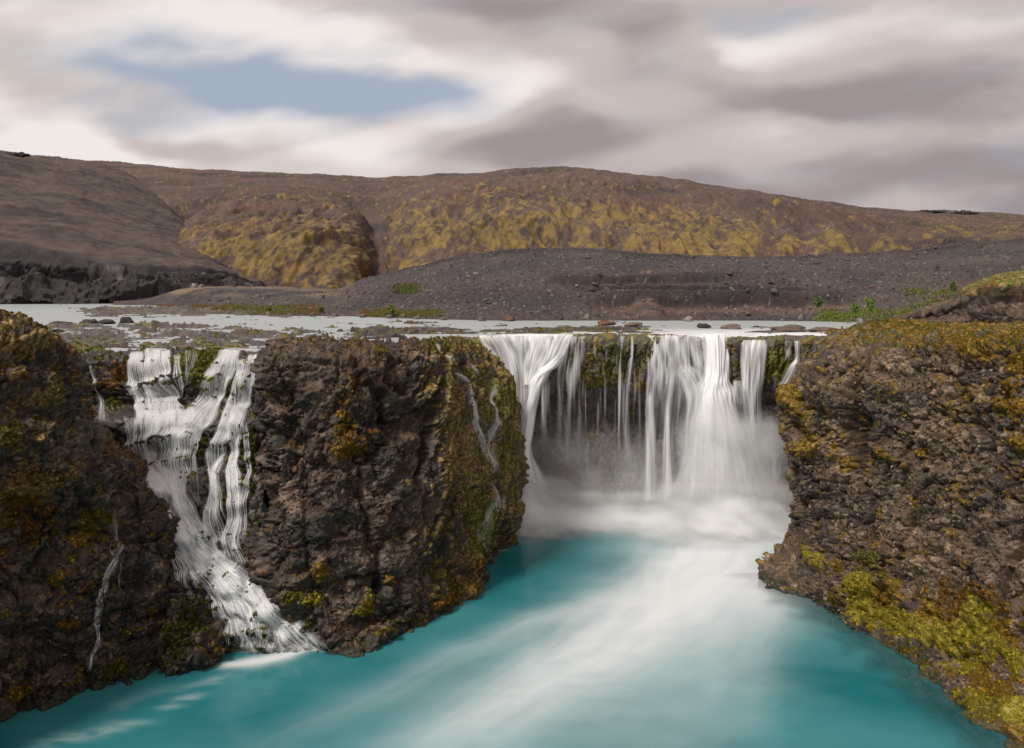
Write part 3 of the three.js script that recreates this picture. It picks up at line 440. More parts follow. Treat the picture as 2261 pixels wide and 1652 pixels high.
const buttressFoam = flow([[1060, 1240, 0.18, 0.8], [1100, 1218, 0.25, 0.9], [1130, 1190, 0.3, 0.9], [1140, 1160, 0.4, 0.5]]);
const bank = flow([[1680, 1272, 1, 1], [1750, 1310, 1, 1], [1820, 1345, 1, 1], [1880, 1380, 1, 1], [1935, 1412, 1, 1], [2000, 1470, 1, 1], [2050, 1515, 1, 1], [2120, 1570, 1, 1], [2190, 1630, 1, 1], [2261, 1690, 1, 1], [2400, 1830, 1, 1]]);
function foamAt(x, D) {
  const warp = 0.5 * fbm(x * 0.25, D * 0.25, 5.5, 2), gx = x + warp * 0.6, gD = D + 0.4 * noise(x * 0.3, D * 0.3, 8.8);
  const soft = (p, streak, power = 1) => { const [q, s, l] = alongPath(p, gx, gD), n = fbm(l * 0.22 + 3, q * 3.2, streak, 3), m = noise(l * 0.6, q * 9, streak + 4); return clamp(s * Math.exp(-Math.pow(Math.abs(q), 2) * power) * (1 + 0.2 * n + 0.07 * m)); };
  let f = 1 - (1 - soft(plume, 1.1, 0.9)) * (1 - soft(plumeLeft, 2.7)) * (1 - soft(baseFoam, 4.2, 0.8)) * (1 - soft(rightHaze, 6.6)) * (1 - soft(milk, 8.8));
  f = Math.max(f, soft(buttressFoam, 7) * sstep(-0.2, 0.3, noise(x * 3, D * 3, 2) + 0.2));
  f = Math.max(f, soft(cascadeFoot, 9, 1.2));
  const threads = (p, z) => { const [q, s, l] = alongPath(p, gx + 0.15 * noise(x * 1.5, D * 1.5, 3), gD); return s * Math.exp(-q * q * 0.8) * sstep(0.25, 0.75, ridge(x * 1.2 + q * 0.5, D * 1.9, z, 3) * 0.5 + 0.05); };
  f = Math.max(f, threads(swirl, 1.5) * 0.7, threads(swirl2, 3.5) * 0.6);
  return clamp(f + 0.035 * fbm(x * 0.5 + D * 0.35, D * 0.9 - x * 0.3, 2.2, 3));
}
const TURQUOISE = [0.012, 0.165, 0.188], PALE = [0.078, 0.305, 0.33], FOAM = [0.84, 0.87, 0.89];
{
  const xs = [...Array(15)].map((_, i) => -24.5 + i * 3.5), ds = [49.5, 44, 39, 34, 30, 26.5, 23.5, 20.5, 16, 6, -40, -200];
  const s = loft(xs.map((x) => ds.map((D) => [x, 0, D])), 1.7, (x, y, z) => 0.012 * fbm(x * 0.9 - z * 0.5, 0.5, z * 2.2, 3) * sstep(60, 10, -z), 250, 0.1);
  const m = sheetMesh(s, 'pool', new THREE.MeshPhysicalMaterial({ vertexColors: true, transparent: true, roughness: 0.15, ior: 1.33 }), (x, y, z) => {
    const D = -z, f = D > 4 ? foamAt(x, D) : 0.05, g = clamp(0.5 + fbm(x * 0.16 + D * 0.1, D * 0.2, 1.2, 3) * 0.8), [q] = alongPath(bank, x, D), shallow = Math.abs(q) * (q > 0 ? 0.4 : 1);
    const c = mix3(mix3(TURQUOISE, PALE, clamp(g * 0.6 + f * 0.5)), FOAM, Math.pow(f, 1.25));
    const near = D > 20 && D < 36 ? sstep(0.1, 0.75 + 0.5 * noise(x * 1.3, D * 1.3, 4), shallow) : 1;
    return [...c, lerp(0.45, 1, near)];
  }, 4);
  tag(m, null, null, null, 'structure'); add(m);
}
// upper river: bed with ledges that break the surface, then the water
const lipOf = (X) => (X < 600 ? 34.9 : X < 1010 ? lerp(34.9, 45.2, sstep(600, 1000, X)) : 45.25);
const riverX = [-300, -100, 60, 180, 300, 420, 540, 660, 780, 900, 1010, 1120, 1240, 1360, 1480, 1600, 1720, 1840, 1980, 2150, 2400];
const riverD = (X) => { const l = lipOf(X); return [X < 300 ? 150 : 112, X < 300 ? 112 : 104, 92, 78, 68, 60, lerp(60, l, 0.3), lerp(60, l, 0.55), lerp(60, l, 0.78), l + 0.9, l + 0.1]; };
const bedLift = (X, D) => {                     // how far the bed stands above or below the surface, in metres
  let h = -0.16;
  h += 0.17 * sstep(57, 48, D) * sstep(900, 600, X);                                     // broken shelf above the cascade
  h += 0.17 * sstep(44, 40, D) * sstep(260, 120, X);
  h += 0.20 * Math.exp(-(((D - 54.5) / 2.0) ** 2)) * sstep(560, 420, X) * sstep(40, 120, X);    // line of rocks across
  h += 0.3 * Math.exp(-(((D - 84) / 13) ** 2)) * sstep(120, 260, X) * sstep(800, 640, X);     // gravel bar
  h += 0.13 * sstep(50, 47, D) * sstep(720, 800, X) * sstep(1080, 1010, X);
  h += 0.12 * Math.exp(-(((D - 48.6) / 1.1) ** 2)) * sstep(1030, 1080, X) * sstep(1330, 1220, X);
  h += 0.16 * Math.exp(-(((D - 51.5) / 1.2) ** 2)) * sstep(1240, 1300, X) * sstep(1440, 1400, X);
  h += 0.10 * sstep(52, 47, D) * sstep(1640, 1700, X);
  h += 0.12 * Math.exp(-(((D - 60) / 3) ** 2)) * sstep(660, 760, X) * sstep(1000, 940, X);
  h += 0.11 * sstep(56, 52, D) * sstep(46.2, 47.6, D) * sstep(700, 900, X) * sstep(1480, 1400, X);
  h -= 0.12 * Math.exp(-(((D - 49.5) / 3) ** 2)) * sstep(1440, 1480, X) * sstep(1660, 1620, X);
  return h;
};
const riverbedRock = { seed: 71, dark: [0.028, 0.023, 0.021], brown: [0.07, 0.05, 0.036], tan: [0.15, 0.11, 0.08], pale: 0.5 };
const riverbed = loft(riverX.map((X) => riverD(X).map((D) => [(X - CX) * D / FOCAL, 10, D])), 0.8, (x, y, z, nx, ny, nz, u, v, out) => {
  const D = -z, X = CX + x * FOCAL / D; let h = bedLift(X, D);
  cells(x * 0.6, 0.3, z * 0.8 + 4); h += 0.1 * (C.h - 0.5) + 0.07 * C.facet; out[4] = C.h2;
  cells(x * 2.4, 1.3, z * 2.4); h += 0.06 * (C.h - 0.5) + 0.05 * C.facet; out[3] = C.h;
  h += (0.17 + 0.1 * sstep(600, 800, X) * sstep(62, 56, D)) * fbm(x * 0.3, 2.2, z * 0.9, 4) + 0.03 * noise(x * 6, 1, z * 6);
  if (h > 0.02) h = 0.02 + (h - 0.02) * lerp(2.0, 0.9, sstep(850, 1000, X));
  return h - 0.3 * sstep(1.2, 0, D - lipOf(X) - 0.35) ;
}, 950, 0.08);
{
  riverbed.moss = new Float32Array(riverbed.nu * riverbed.nv); riverbed.mossKind = new Uint8Array(riverbed.nu * riverbed.nv);
  const m = sheetMesh(riverbed, 'riverbed', rock(0.45), (x, y, z, nx, ny, nz, d, i) => {
    const D = -z, X = CX + x * FOCAL / D; let c = rockTone(riverbedRock, x, y, z, riverbed.e2[i], riverbed.e1[i]);
    const n = fbm(x * 0.8, 1, z * 0.8, 3), g = sstep(0.1, 0.35, n + 0.35 * sstep(1000, 1100, X) * sstep(54, 46, D) + 0.25 * sstep(44, 36, D) * sstep(620, 500, X) - 0.1);
    c = mix3(c, mix3(DEEP, OLIVE, clamp(n + 0.4)), g * 0.85); riverbed.moss[i] = g * sstep(0.0, 0.04, y - 10); riverbed.mossKind[i] = n > 0.4 ? 1 : 2;
    return c;
  });
  tag(m, null, null, null, 'structure'); add(m); riverbed.mesh = m;
  growMoss(riverbed, m, 3500, 0.06, 44, 0.5, 9.9);
}
{
  const s = loft(riverX.map((X) => riverD(X).map((D) => [(X - CX) * D / FOCAL, 10, D])), 1.5, (x, y, z) => { const D = -z, X = CX + x * FOCAL / D, l = lipOf(X), rough = sstep(54, 47, D); return (0.004 + 0.02 * rough) * fbm(x * 0.8, 3, z * 2.2, 3) - 0.32 * sstep(0.95, 0.1, D - l) + 0.05 * rough * sstep(1440, 1500, X) * ridge(x * 0.35, 1, z * 0.8, 2) * 0.5; }, 480, 0.06);
  const m = sheetMesh(s, 'river', new THREE.MeshPhysicalMaterial({ vertexColors: true, transparent: true, roughness: 0.42, ior: 1.33 }), (x, y, z) => {
    const D = -z, X = CX + x * FOCAL / D, f = sstep(54, 46.5, D) * sstep(1030, 1130, X) * sstep(0.0, 0.55, fbm(x * 0.35, 1.2, z * 1.5, 3) + 0.32 + 0.25 * sstep(1430, 1520, X)) * 0.9 + 0.35 * sstep(46, 38, D) * sstep(620, 540, X) * sstep(0.05, 0.5, fbm(x * 0.7, 2, z * 1.7, 3));
    const c = mix3([0.46, 0.50, 0.50], [0.86, 0.87, 0.87], clamp(f));
    return [...c, lerp(0.9, 1, clamp(f * 2))];
  }, 4);
  tag(m, null, null, null, 'structure'); add(m);
}
const whiteWater = new THREE.MeshPhysicalMaterial({ vertexColors: true, transparent: true, roughness: 0.6, side: THREE.DoubleSide, specularIntensity: 0.4 });
const threadWater = new THREE.MeshPhysicalMaterial({ color: new THREE.Color().setRGB(0.92, 0.92, 0.93), roughness: 0.5, side: THREE.DoubleSide });
/** Water running down over the rock of a sheet: thousands of threads that the rock's own bumps push together and apart. streams: {n, path: [[Y, left X, right X], ...]} */
function waterOn(s, streams, name, parent, o = {}) {
  const traces = [], { nu, nv, pos } = s, n = nu * nv, dens = new Float32Array(n), r = rng(o.seed ?? 5), blur = (src, w, rad) => {
    let a = src;
    for (const st of [nv, 1]) { const b = new Float32Array(a.length); for (let i = 0; i < nu; i++) for (let j = 0; j < nv; j++) { const p = st === 1 ? j : i, m = st === 1 ? nv : nu, q = i * nv + j; for (let k = 0; k < w; k++) { let t = 0, c = 0; for (let d = -rad; d <= rad; d++) if (p + d >= 0 && p + d < m) { t += a[(q + d * st) * w + k]; c++; } b[q * w + k] = t / c; } } a = b; }
    return a;
  };
  if (o.steps) s.nrmSoft = blur(s.nrm, 3, 4);
  const relief = blur(blur(s.amount, 1, 5), 1, 5), soft = blur(pos, 3, o.soften ?? 3);
  for (const { n: count, path, w = 1, pull = 0.035, push = 3.4, wander = 0.05 } of streams) {
    const pts = path.map(([Y, a, b]) => { const p = pick(s, a, Y, 6), q = pick(s, b, Y, 6); return p < 0 || q < 0 ? null : [(p % nv + q % nv) / 2, Math.floor(p / nv), Math.floor(q / nv)]; }).filter(Boolean).sort((a, b) => a[0] - b[0]);
    if (pts.length < 2) continue;
    for (let k = 0; k < count * (o.more ?? 1); k++) {
      const heavy = w * (0.12 + 4.6 * Math.pow(r(), 6)), t = clamp(0.5 + (r() - 0.5) * 1.1, -0.05, 1.05), t2 = 0.25 * (r() - 0.5); let j = pts[0][0] + (r() - 0.3) * 4, end = pts[pts.length - 1][0] - r() * r() * (o.ragged ?? 10), i = -1, seg = 0, vel = 0;
      const trace = o.threads && r() < o.threads ? [] : null; let tick = 0;
      for (; j < end; j += 0.5) {
        if (j < 0) continue;
        while (seg < pts.length - 2 && j > pts[seg + 1][0]) seg++;
        const A = pts[seg], B = pts[seg + 1], f = clamp((j - A[0]) / (B[0] - A[0] || 1)), goal = lerp(lerp(A[1], B[1], f), lerp(A[2], B[2], f), clamp(t + t2 * f, -0.15, 1.15));
        if (i < 0) i = goal;
        const ii = clamp(Math.round(i), 2, nu - 3), jj = clamp(Math.round(j), 0, nv - 1), g = relief[(ii + 2) * nv + jj] - relief[(ii - 2) * nv + jj];
        vel = vel * 0.86 + (goal - i) * pull * 0.14 - g * push * 0.14 + (r() - 0.5) * wander; i = clamp(i + clamp(vel, -0.8, 0.8), 1, nu - 2.01);
        const q = Math.floor(i), fr = i - q, m = heavy * Math.min(1, (j - pts[0][0] + 4) / 4);
        if (trace && tick++ % 6 === 0) trace.push(i, j);
        dens[q * nv + jj] += m * (1 - fr); dens[(q + 1) * nv + jj] += m * fr;
      }
      if (trace && trace.length > 8) traces.push(trace);
    }
  }
  const d1 = dens.slice(); for (let i = 1; i < nu - 1; i++) for (let j = 1; j < nv - 1; j++) { const q = i * nv + j; d1[q] = 0.4 * dens[q] + 0.15 * (dens[q - nv] + dens[q + nv] + dens[q - 1] + dens[q + 1]); }
  const alpha = d1.map((d, q) => 1 - Math.exp(-d * (o.k ?? 0.25) * (o.steps ? clamp(0.36 + 1.6 * s.nrmSoft[q * 3 + 1] + 0.12 * noise(soft[q * 3] * 1.6, soft[q * 3 + 1] * 1.6, soft[q * 3 + 2] * 1.6), 0.2, 1.6) : 1))), w = { nu, nv, U: s.U, V: s.V, pos: new Float32Array(n * 3), nrm: new Float32Array(n * 3), amount: alpha };
  s.wet = alpha;
  let over = new Float32Array(n);         // the water drapes over what stands proud beneath it
  for (let v = 0; v < n; v++) { const q = v * 3, up = (pos[q] - soft[q]) * s.smooth[q] + (pos[q + 1] - soft[q + 1]) * s.smooth[q + 1] + (pos[q + 2] - soft[q + 2]) * s.smooth[q + 2]; over[v] = Math.max(o.lift ?? 0.07, Math.min(up + 0.03, o.drape ?? 0.3) * sstep(0.25, 0.6, alpha[v])); }
  over = blur(over, 1, 2);
  for (let q = 0; q < n * 3; q++) { const v = (q / 3) | 0; w.pos[q] = soft[q] + s.smooth[q] * (over[v] + (o.swell ?? 0.08) * alpha[v]); }
  normalsOf(w, w.pos);
  if (traces.length) {                      // single threads of water, each a thin ribbon on the wet rock
    const P = [], N = [], I = [];
    for (const t of traces) {
      const k = t.length / 2, from = Math.floor(r() * r() * k * 0.5), to = Math.max(from + 3, k - Math.floor(r() * r() * k * 0.4)), wide = (o.wide ?? 0.012) * (0.5 + 1.2 * r() * r()); let first = true;
      for (let e = from; e < Math.min(to, k); e++) {
        const i = t[e * 2], j = clamp(t[e * 2 + 1], 0, nv - 1.01), a = Math.floor(i), b = Math.floor(j), fi = i - a, fj = j - b, q = [(a * nv + b) * 3, ((a + 1) * nv + b) * 3, (a * nv + b + 1) * 3, ((a + 1) * nv + b + 1) * 3], wt = [(1 - fi) * (1 - fj), fi * (1 - fj), (1 - fi) * fj, fi * fj], c = [0, 0, 0], g = [0, 0, 0], ac = [0, 0, 0];
        for (let d = 0; d < 3; d++) { for (let v = 0; v < 4; v++) { c[d] += wt[v] * w.pos[q[v] + d]; g[d] += wt[v] * w.nrm[q[v] + d]; } ac[d] = w.pos[q[1] + d] - w.pos[q[0] + d]; }
        const l = Math.hypot(...ac) || 1, h = wide * Math.min(1, (e - from + 0.3) / 3, (Math.min(to, k) - e) / 5), at0 = P.length / 3;
        for (const sd of [-1, 1]) { for (let d = 0; d < 3; d++) P.push(c[d] + g[d] * 0.02 + ac[d] / l * h * sd); N.push(...g.map((v, d) => v + 0.5 * sd * ac[d] / l)); }
        if (!first) I.push(at0 - 2, at0, at0 - 1, at0 - 1, at0, at0 + 1);
        first = false;
      }
    }
    const g = new THREE.BufferGeometry(); g.setAttribute('position', new THREE.Float32BufferAttribute(P, 3)); g.setAttribute('normal', new THREE.Float32BufferAttribute(N, 3)); g.normalizeNormals(); g.setIndex(I);
    const tm = new THREE.Mesh(g, threadWater); tm.name = 'water_threads'; tm.userData.kind = 'stuff'; add(tm, parent);
  }
  const m = sheetMesh(w, name, whiteWater, (x, y, z, nx, ny, nz, a) => [0.9, 0.9, 0.91, clamp(a) * (o.most ?? 0.97)], 4, (q) => alpha[q] > 0.03);
  m.name = name; return add(m, parent);
}
{
  const fall = group('waterfall', 'white cascade spreading over stepped dark rock', 'waterfall');
  waterOn(bed, [
    { n: 260, path: [[774, 287, 314], [819, 280, 316], [857, 278, 330], [872, 296, 335], [905, 300, 330], [925, 300, 345]] },
    { n: 300, path: [[766, 318, 352], [848, 316, 356], [873, 330, 400], [905, 320, 360], [930, 320, 400]] },
    { n: 130, path: [[770, 358, 378], [854, 360, 380], [873, 340, 400], [930, 330, 410]] },
    { n: 35, path: [[780, 386, 394], [860, 384, 392], [880, 370, 395]] },
    { n: 330, path: [[762, 490, 530], [790, 462, 510], [820, 440, 490], [873, 424, 484], [905, 380, 470], [935, 360, 430], [1000, 370, 412]] },
    { n: 170, path: [[787, 522, 545], [832, 514, 540], [870, 512, 530], [892, 490, 527], [930, 480, 500], [968, 450, 476], [1010, 455, 478], [1064, 462, 480], [1110, 450, 480], [1170, 455, 490], [1220, 440, 500]] },
    { n: 170, path: [[780, 552, 570], [830, 535, 556], [890, 505, 535], [940, 500, 530], [1000, 495, 530], [1060, 505, 540], [1110, 510, 535], [1160, 480, 525], [1200, 490, 540], [1250, 500, 560]] },
    { n: 40, path: [[930, 535, 545], [980, 548, 556], [1030, 550, 560], [1070, 530, 550], [1130, 530, 545], [1200, 530, 545]] },
    { n: 760, path: [[900, 300, 430], [952, 298, 408], [1000, 292, 400], [1032, 301, 405], [1064, 320, 395], [1111, 335, 425], [1159, 360, 455], [1193, 385, 466], [1265, 440, 560], [1319, 470, 612], [1373, 492, 655], [1427, 524, 708], [1446, 524, 712]], pull: 0.05 },
    { n: 420, path: [[1040, 310, 390], [1111, 345, 410], [1193, 395, 455], [1265, 470, 540], [1319, 500, 590], [1373, 520, 620], [1440, 525, 610]], pull: 0.08, push: 1.7 },
    { n: 200, path: [[1265, 530, 570], [1319, 560, 612], [1373, 590, 660], [1427, 640, 712], [1442, 650, 712]], push: 2.0 },
    { n: 110, path: [[1170, 375, 400], [1220, 380, 420], [1290, 385, 440], [1330, 370, 430], [1400, 380, 480], [1450, 430, 500]], push: 4.6 },
    { n: 60, path: [[1300, 450, 480], [1360, 455, 500], [1420, 470, 500], [1450, 480, 505]], push: 4.0 },
    { n: 60, path: [[940, 215, 235], [975, 215, 232], [1000, 212, 240]], push: 4.0 },
    { n: 60, path: [[920, 280, 300], [980, 275, 300], [1030, 280, 310]], push: 4.0 },
    { n: 26, path: [[880, 410, 430], [930, 425, 445], [990, 410, 435], [1050, 405, 430], [1110, 425, 440]], push: 6 },
    { n: 22, path: [[1000, 480, 495], [1050, 450, 480], [1110, 475, 500], [1170, 490, 515]], push: 6 },
    { n: 20, path: [[770, 410, 440], [800, 405, 430], [850, 400, 425]], push: 5 },
    { n: 50, path: [[1050, 320, 345], [1110, 330, 350], [1170, 360, 380], [1230, 370, 400], [1300, 380, 420], [1380, 400, 450]], push: 9 },
    { n: 26, path: [[800, 190, 200], [850, 205, 215], [900, 215, 225], [930, 218, 228]] },
  ], 'stream', fall, { seed: 4, k: 0.04, drape: 0.1, lift: 0.06, swell: 0.04, soften: 4, steps: true, most: 0.82, threads: 0.36, more: 1.0, wide: 0.0042 });
  for (let i = 0; i < bed.moss.length; i++) if (bed.wet[i] > 0.12) bed.moss[i] = 0;
  growMoss(bed, bed.mesh, 8000, 0.055, 8, 0.0);
  waterOn(left, [
    { n: 36, path: [[1135, 256.6, 260.4], [1180, 242.2, 247.8], [1230, 219.5, 230.5], [1300, 212.7, 219.3], [1380, 203.4, 211.6], [1440, 207.9, 215.1], [1490, 211.2, 218.8]], push: 4.6 },
    { n: 16, path: [[1190, 244.6, 248.4], [1260, 248.2, 253.8], [1330, 252.7, 259.3]], push: 4.6 },
  ], 'trickle', fall, { seed: 14, k: 0.05, lift: 0.04, swell: 0.02, soften: 1, most: 0.2, threads: 0.3, wide: 0.003 });
  const tr = group('trickle', 'thin white trickle winding down the mossy side of the buttress', 'waterfall');
  waterOn(middle, [
    { n: 70, path: [[752, 962, 968], [765, 977.2, 982.8], [800, 1007.2, 1012.8], [830, 1024.7, 1031.3], [870, 1034, 1044], [905, 1048.8, 1058.2], [950, 1053, 1065], [1000, 1058.8, 1068.2], [1030, 1078.4, 1086.6], [1070, 1087.9, 1095.1], [1120, 1086.4, 1094.6], [1170, 1095, 1107], [1195, 1105, 1117]], push: 2.3 },
    { n: 26, path: [[770, 1033.8, 1038.2], [800, 1057, 1062], [830, 1076.6, 1080.4]], push: 2.3 },
    { n: 26, path: [[845, 1100.9, 1103.1], [890, 1102.7, 1109.3], [960, 1107.9, 1115.1], [1040, 1110.7, 1117.3]], push: 2.3 },
    { n: 14, path: [[1090, 1114.5, 1125.5], [1190, 1115.6, 1124.4]], push: 1.3 },
  ], 'stream', tr, { seed: 24, k: 0.07, lift: 0.05, swell: 0.03, soften: 2, most: 0.32, threads: 0.42, wide: 0.0034 });
}
// the wide falls: tongues of falling water, each with its own threads
const falls = group('waterfall', 'wide white waterfall plunging over the hollow rock wall into the pool', 'waterfall');
function tongue(rows, o) {
  const W = 7, ctrl = [...Array(W)].map((_, c) => rows.map(([Y, a, b, D]) => at(lerp(a, b, c / (W - 1)), Y, D + (o.bow ?? 0.25) * (Math.abs(c / (W - 1) - 0.5) * 2) ** 2)));
  const wide = Math.abs(ctrl[W - 1][0][0] - ctrl[0][0][0]), R0 = rows.length - 1, sd = o.seed * 7.31;
  const thread = (u, v) => { const x = u * wide + 0.05 * noise(v * 1.1, u * 2, sd), f = 0.55 * noise(x * 3.1 + sd, v * 0.9, sd) + 0.5 * noise(x * 8 + sd, v * 0.8, sd + 3) + 0.4 * noise(x * 19, v * 0.7, sd + 9); return f; };
  const s = loft(ctrl, 1.0, (x, y, z, nx, ny, nz, u, v) => (o.relief ?? 0.09) * thread(u / (W - 1), v), 420);
  const m = sheetMesh(s, 'stream', whiteWater, (x, y, z, nx, ny, nz, d, i) => {
    const u = s.U[(i / s.nv) | 0] / (W - 1), v = s.V[i % s.nv], t = v / R0, th = thread(u, v), e = o.edge ?? 0.12, rag = 0.5 + 0.5 * noise(u * wide * 5 + sd, 3, sd);
    const sides = sstep(0, e, u + th * e * 0.4) * sstep(1, 1 - e, u - th * e * 0.4), ends = (o.start === 0 ? 1 : sstep(0, o.start ?? 0.03, t - (o.ragTop ?? 0) * rag - (o.arch ?? 0) * (2 * u - 1) ** 2)) * (o.end ? sstep(1, 1 - o.end, t + (o.ragEnd ?? 0.1) * (rag - 0.5)) : 1);
    return [0.9, 0.9, 0.91, clamp((o.alpha + th * o.contrast) * sides * ends, 0, 0.99)];
  }, 4, null);
  m.name = numbered('stream_of_falls').replace('stream_of_falls', 'stream'); return add(m, falls);
}
tongue([[741, 1054, 1140, 45.0], [752, 1058, 1150, 44.75], [790, 1078, 1162, 44.6], [850, 1105, 1166, 44.5], [960, 1118, 1166, 44.3], [1110, 1120, 1172, 44.1]], { seed: 1, alpha: 0.62, contrast: 0.75, edge: 0.1 });
tongue([[739, 1138, 1172, 45.1], [760, 1142, 1172, 44.8], [820, 1148, 1168, 44.6], [930, 1150, 1166, 44.4]], { seed: 2, alpha: 0.25, contrast: 0.8, end: 0.5 });
tongue([[739, 1156, 1268, 45.1], [752, 1156, 1262, 44.8], [785, 1156, 1246, 44.55], [815, 1156, 1222, 44.4], [850, 1158, 1196, 44.2]], { seed: 3, alpha: 0.72, contrast: 0.8, edge: 0.06 });
tongue([[772, 1226, 1262, 44.75], [792, 1212, 1246, 44.45], [812, 1192, 1232, 44.2], [826, 1174, 1216, 43.95], [845, 1165, 1204, 43.75], [877, 1158, 1193, 43.6], [920, 1151, 1183, 43.5], [970, 1144, 1177, 43.4], [1015, 1134, 1184, 43.35], [1070, 1120, 1210, 43.3], [1110, 1110, 1235, 43.3]], { seed: 4, alpha: 0.98, contrast: 0.25, edge: 0.3, start: 0.16, bow: 0.5 });
tongue([[836, 1186, 1212, 43.9], [870, 1190, 1214, 43.9], [930, 1192, 1214, 43.9], [1010, 1190, 1216, 43.9]], { seed: 5, alpha: 0.3, contrast: 0.7, end: 0.6, edge: 0.25 });
tongue([[742, 1244, 1296, 45.0], [770, 1238, 1292, 44.75], [820, 1228, 1292, 44.7], [900, 1226, 1290, 44.7], [1010, 1226, 1290, 44.7]], { seed: 6, alpha: 0.24, contrast: 1.0, end: 0.45, edge: 0.1 });
tongue([[742, 1288, 1440, 45.1], [800, 1288, 1440, 44.8], [900, 1290, 1440, 44.75], [1060, 1290, 1440, 44.7]], { seed: 7, alpha: -0.26, contrast: 1.15, end: 0.3, edge: 0.06 });
tongue([[741, 1366, 1382, 45.0], [800, 1362, 1378, 44.7], [880, 1362, 1380, 44.65], [990, 1360, 1382, 44.6], [1080, 1358, 1384, 44.6]], { seed: 8, alpha: 0.4, contrast: 0.9, end: 0.6, edge: 0.3 });
tongue([[741, 1388, 1402, 45.0], [800, 1384, 1400, 44.7], [880, 1378, 1394, 44.65], [990, 1376, 1396, 44.6], [1080, 1376, 1400, 44.6]], { seed: 9, alpha: 0.3, contrast: 0.9, end: 0.6, edge: 0.3 });
tongue([[740, 1428, 1556, 45.15], [752, 1428, 1558, 44.85], [790, 1426, 1562, 44.6], [830, 1426, 1566, 44.4], [880, 1424, 1560, 44.25], [960, 1424, 1550, 44.1], [1100, 1420, 1545, 44.0]], { seed: 10, alpha: 0.5, contrast: 0.85, edge: 0.07, end: 0.75, ragEnd: 0.5 });
tongue([[860, 1424, 1448, 44.0], [900, 1422, 1450, 43.9], [980, 1420, 1452, 43.8], [1105, 1414, 1458, 43.7]], { seed: 11, alpha: 0.56, contrast: 0.6, edge: 0.5, start: 0.2, ragTop: 0.1, arch: 0.16 });
tongue([[800, 1470, 1500, 44.2], [840, 1470, 1494, 44.0], [900, 1464, 1490, 43.85], [980, 1460, 1488, 43.75], [1105, 1454, 1494, 43.6]], { seed: 12, alpha: 0.66, contrast: 0.6, edge: 0.5, start: 0.2, ragTop: 0.1, arch: 0.16 });
tongue([[800, 1480, 1530, 44.15], [815, 1484, 1550, 44.0], [840, 1500, 1565, 43.9], [880, 1512, 1580, 43.75], [960, 1505, 1580, 43.6], [1100, 1496, 1580, 43.4]], { seed: 13, alpha: 0.5, contrast: 0.7, edge: 0.2, start: 0.2, ragTop: 0.1, arch: 0.16 });
tongue([[736, 1538, 1620, 45.2], [748, 1542, 1619, 44.75], [790, 1548, 1617, 44.3], [828, 1546, 1618, 44.0], [852, 1534, 1626, 43.7], [880, 1526, 1638, 43.5], [930, 1521, 1653, 43.3], [1000, 1508, 1684, 43.1], [1060, 1496, 1708, 43.0], [1110, 1484, 1726, 42.9], [1165, 1470, 1738, 42.7]], { seed: 14, alpha: 1.05, contrast: 0.2, edge: 0.26, bow: 0.9, relief: 0.12 });
tongue([[846, 1536, 1626, 43.9], [880, 1520, 1644, 43.5], [940, 1504, 1668, 43.15], [1020, 1482, 1704, 42.85], [1100, 1458, 1732, 42.6], [1170, 1436, 1748, 42.3]], { seed: 20, alpha: 0.5, contrast: 0.22, edge: 0.48, bow: 1.1, start: 0.25, relief: 0.06 });
tongue([[750, 1634, 1698, 44.95], [775, 1634, 1694, 44.6], [830, 1636, 1688, 44.45], [890, 1640, 1682, 44.35], [980, 1650, 1686, 44.3], [1060, 1660, 1690, 44.2]], { seed: 15, alpha: 0.6, contrast: 0.85, edge: 0.08, end: 0.6, ragEnd: 0.4 });
tongue([[838, 1618, 1640, 44.2], [860, 1616, 1642, 44.0], [900, 1618, 1650, 43.8]], { seed: 16, alpha: 0.4, contrast: 0.8, edge: 0.2, end: 0.5, start: 0.2 });
tongue([[752, 1732, 1750, 45.0], [775, 1732, 1748, 44.7], [800, 1730, 1748, 44.7]], { seed: 17, alpha: 0.25, contrast: 1, edge: 0.2, end: 0.4 });
tongue([[752, 1755, 1768, 44.8], [790, 1754, 1768, 44.5], [810, 1740, 1764, 44.2], [850, 1716, 1752, 43.9]], { seed: 18, alpha: 0.55, contrast: 0.8, edge: 0.2 });
tongue([[990, 1700, 1730, 43.8], [1020, 1702, 1728, 43.6], [1070, 1700, 1726, 43.4], [1125, 1696, 1730, 43.3]], { seed: 19, alpha: 0.4, contrast: 0.9, edge: 0.2, ragTop: 0.2 });
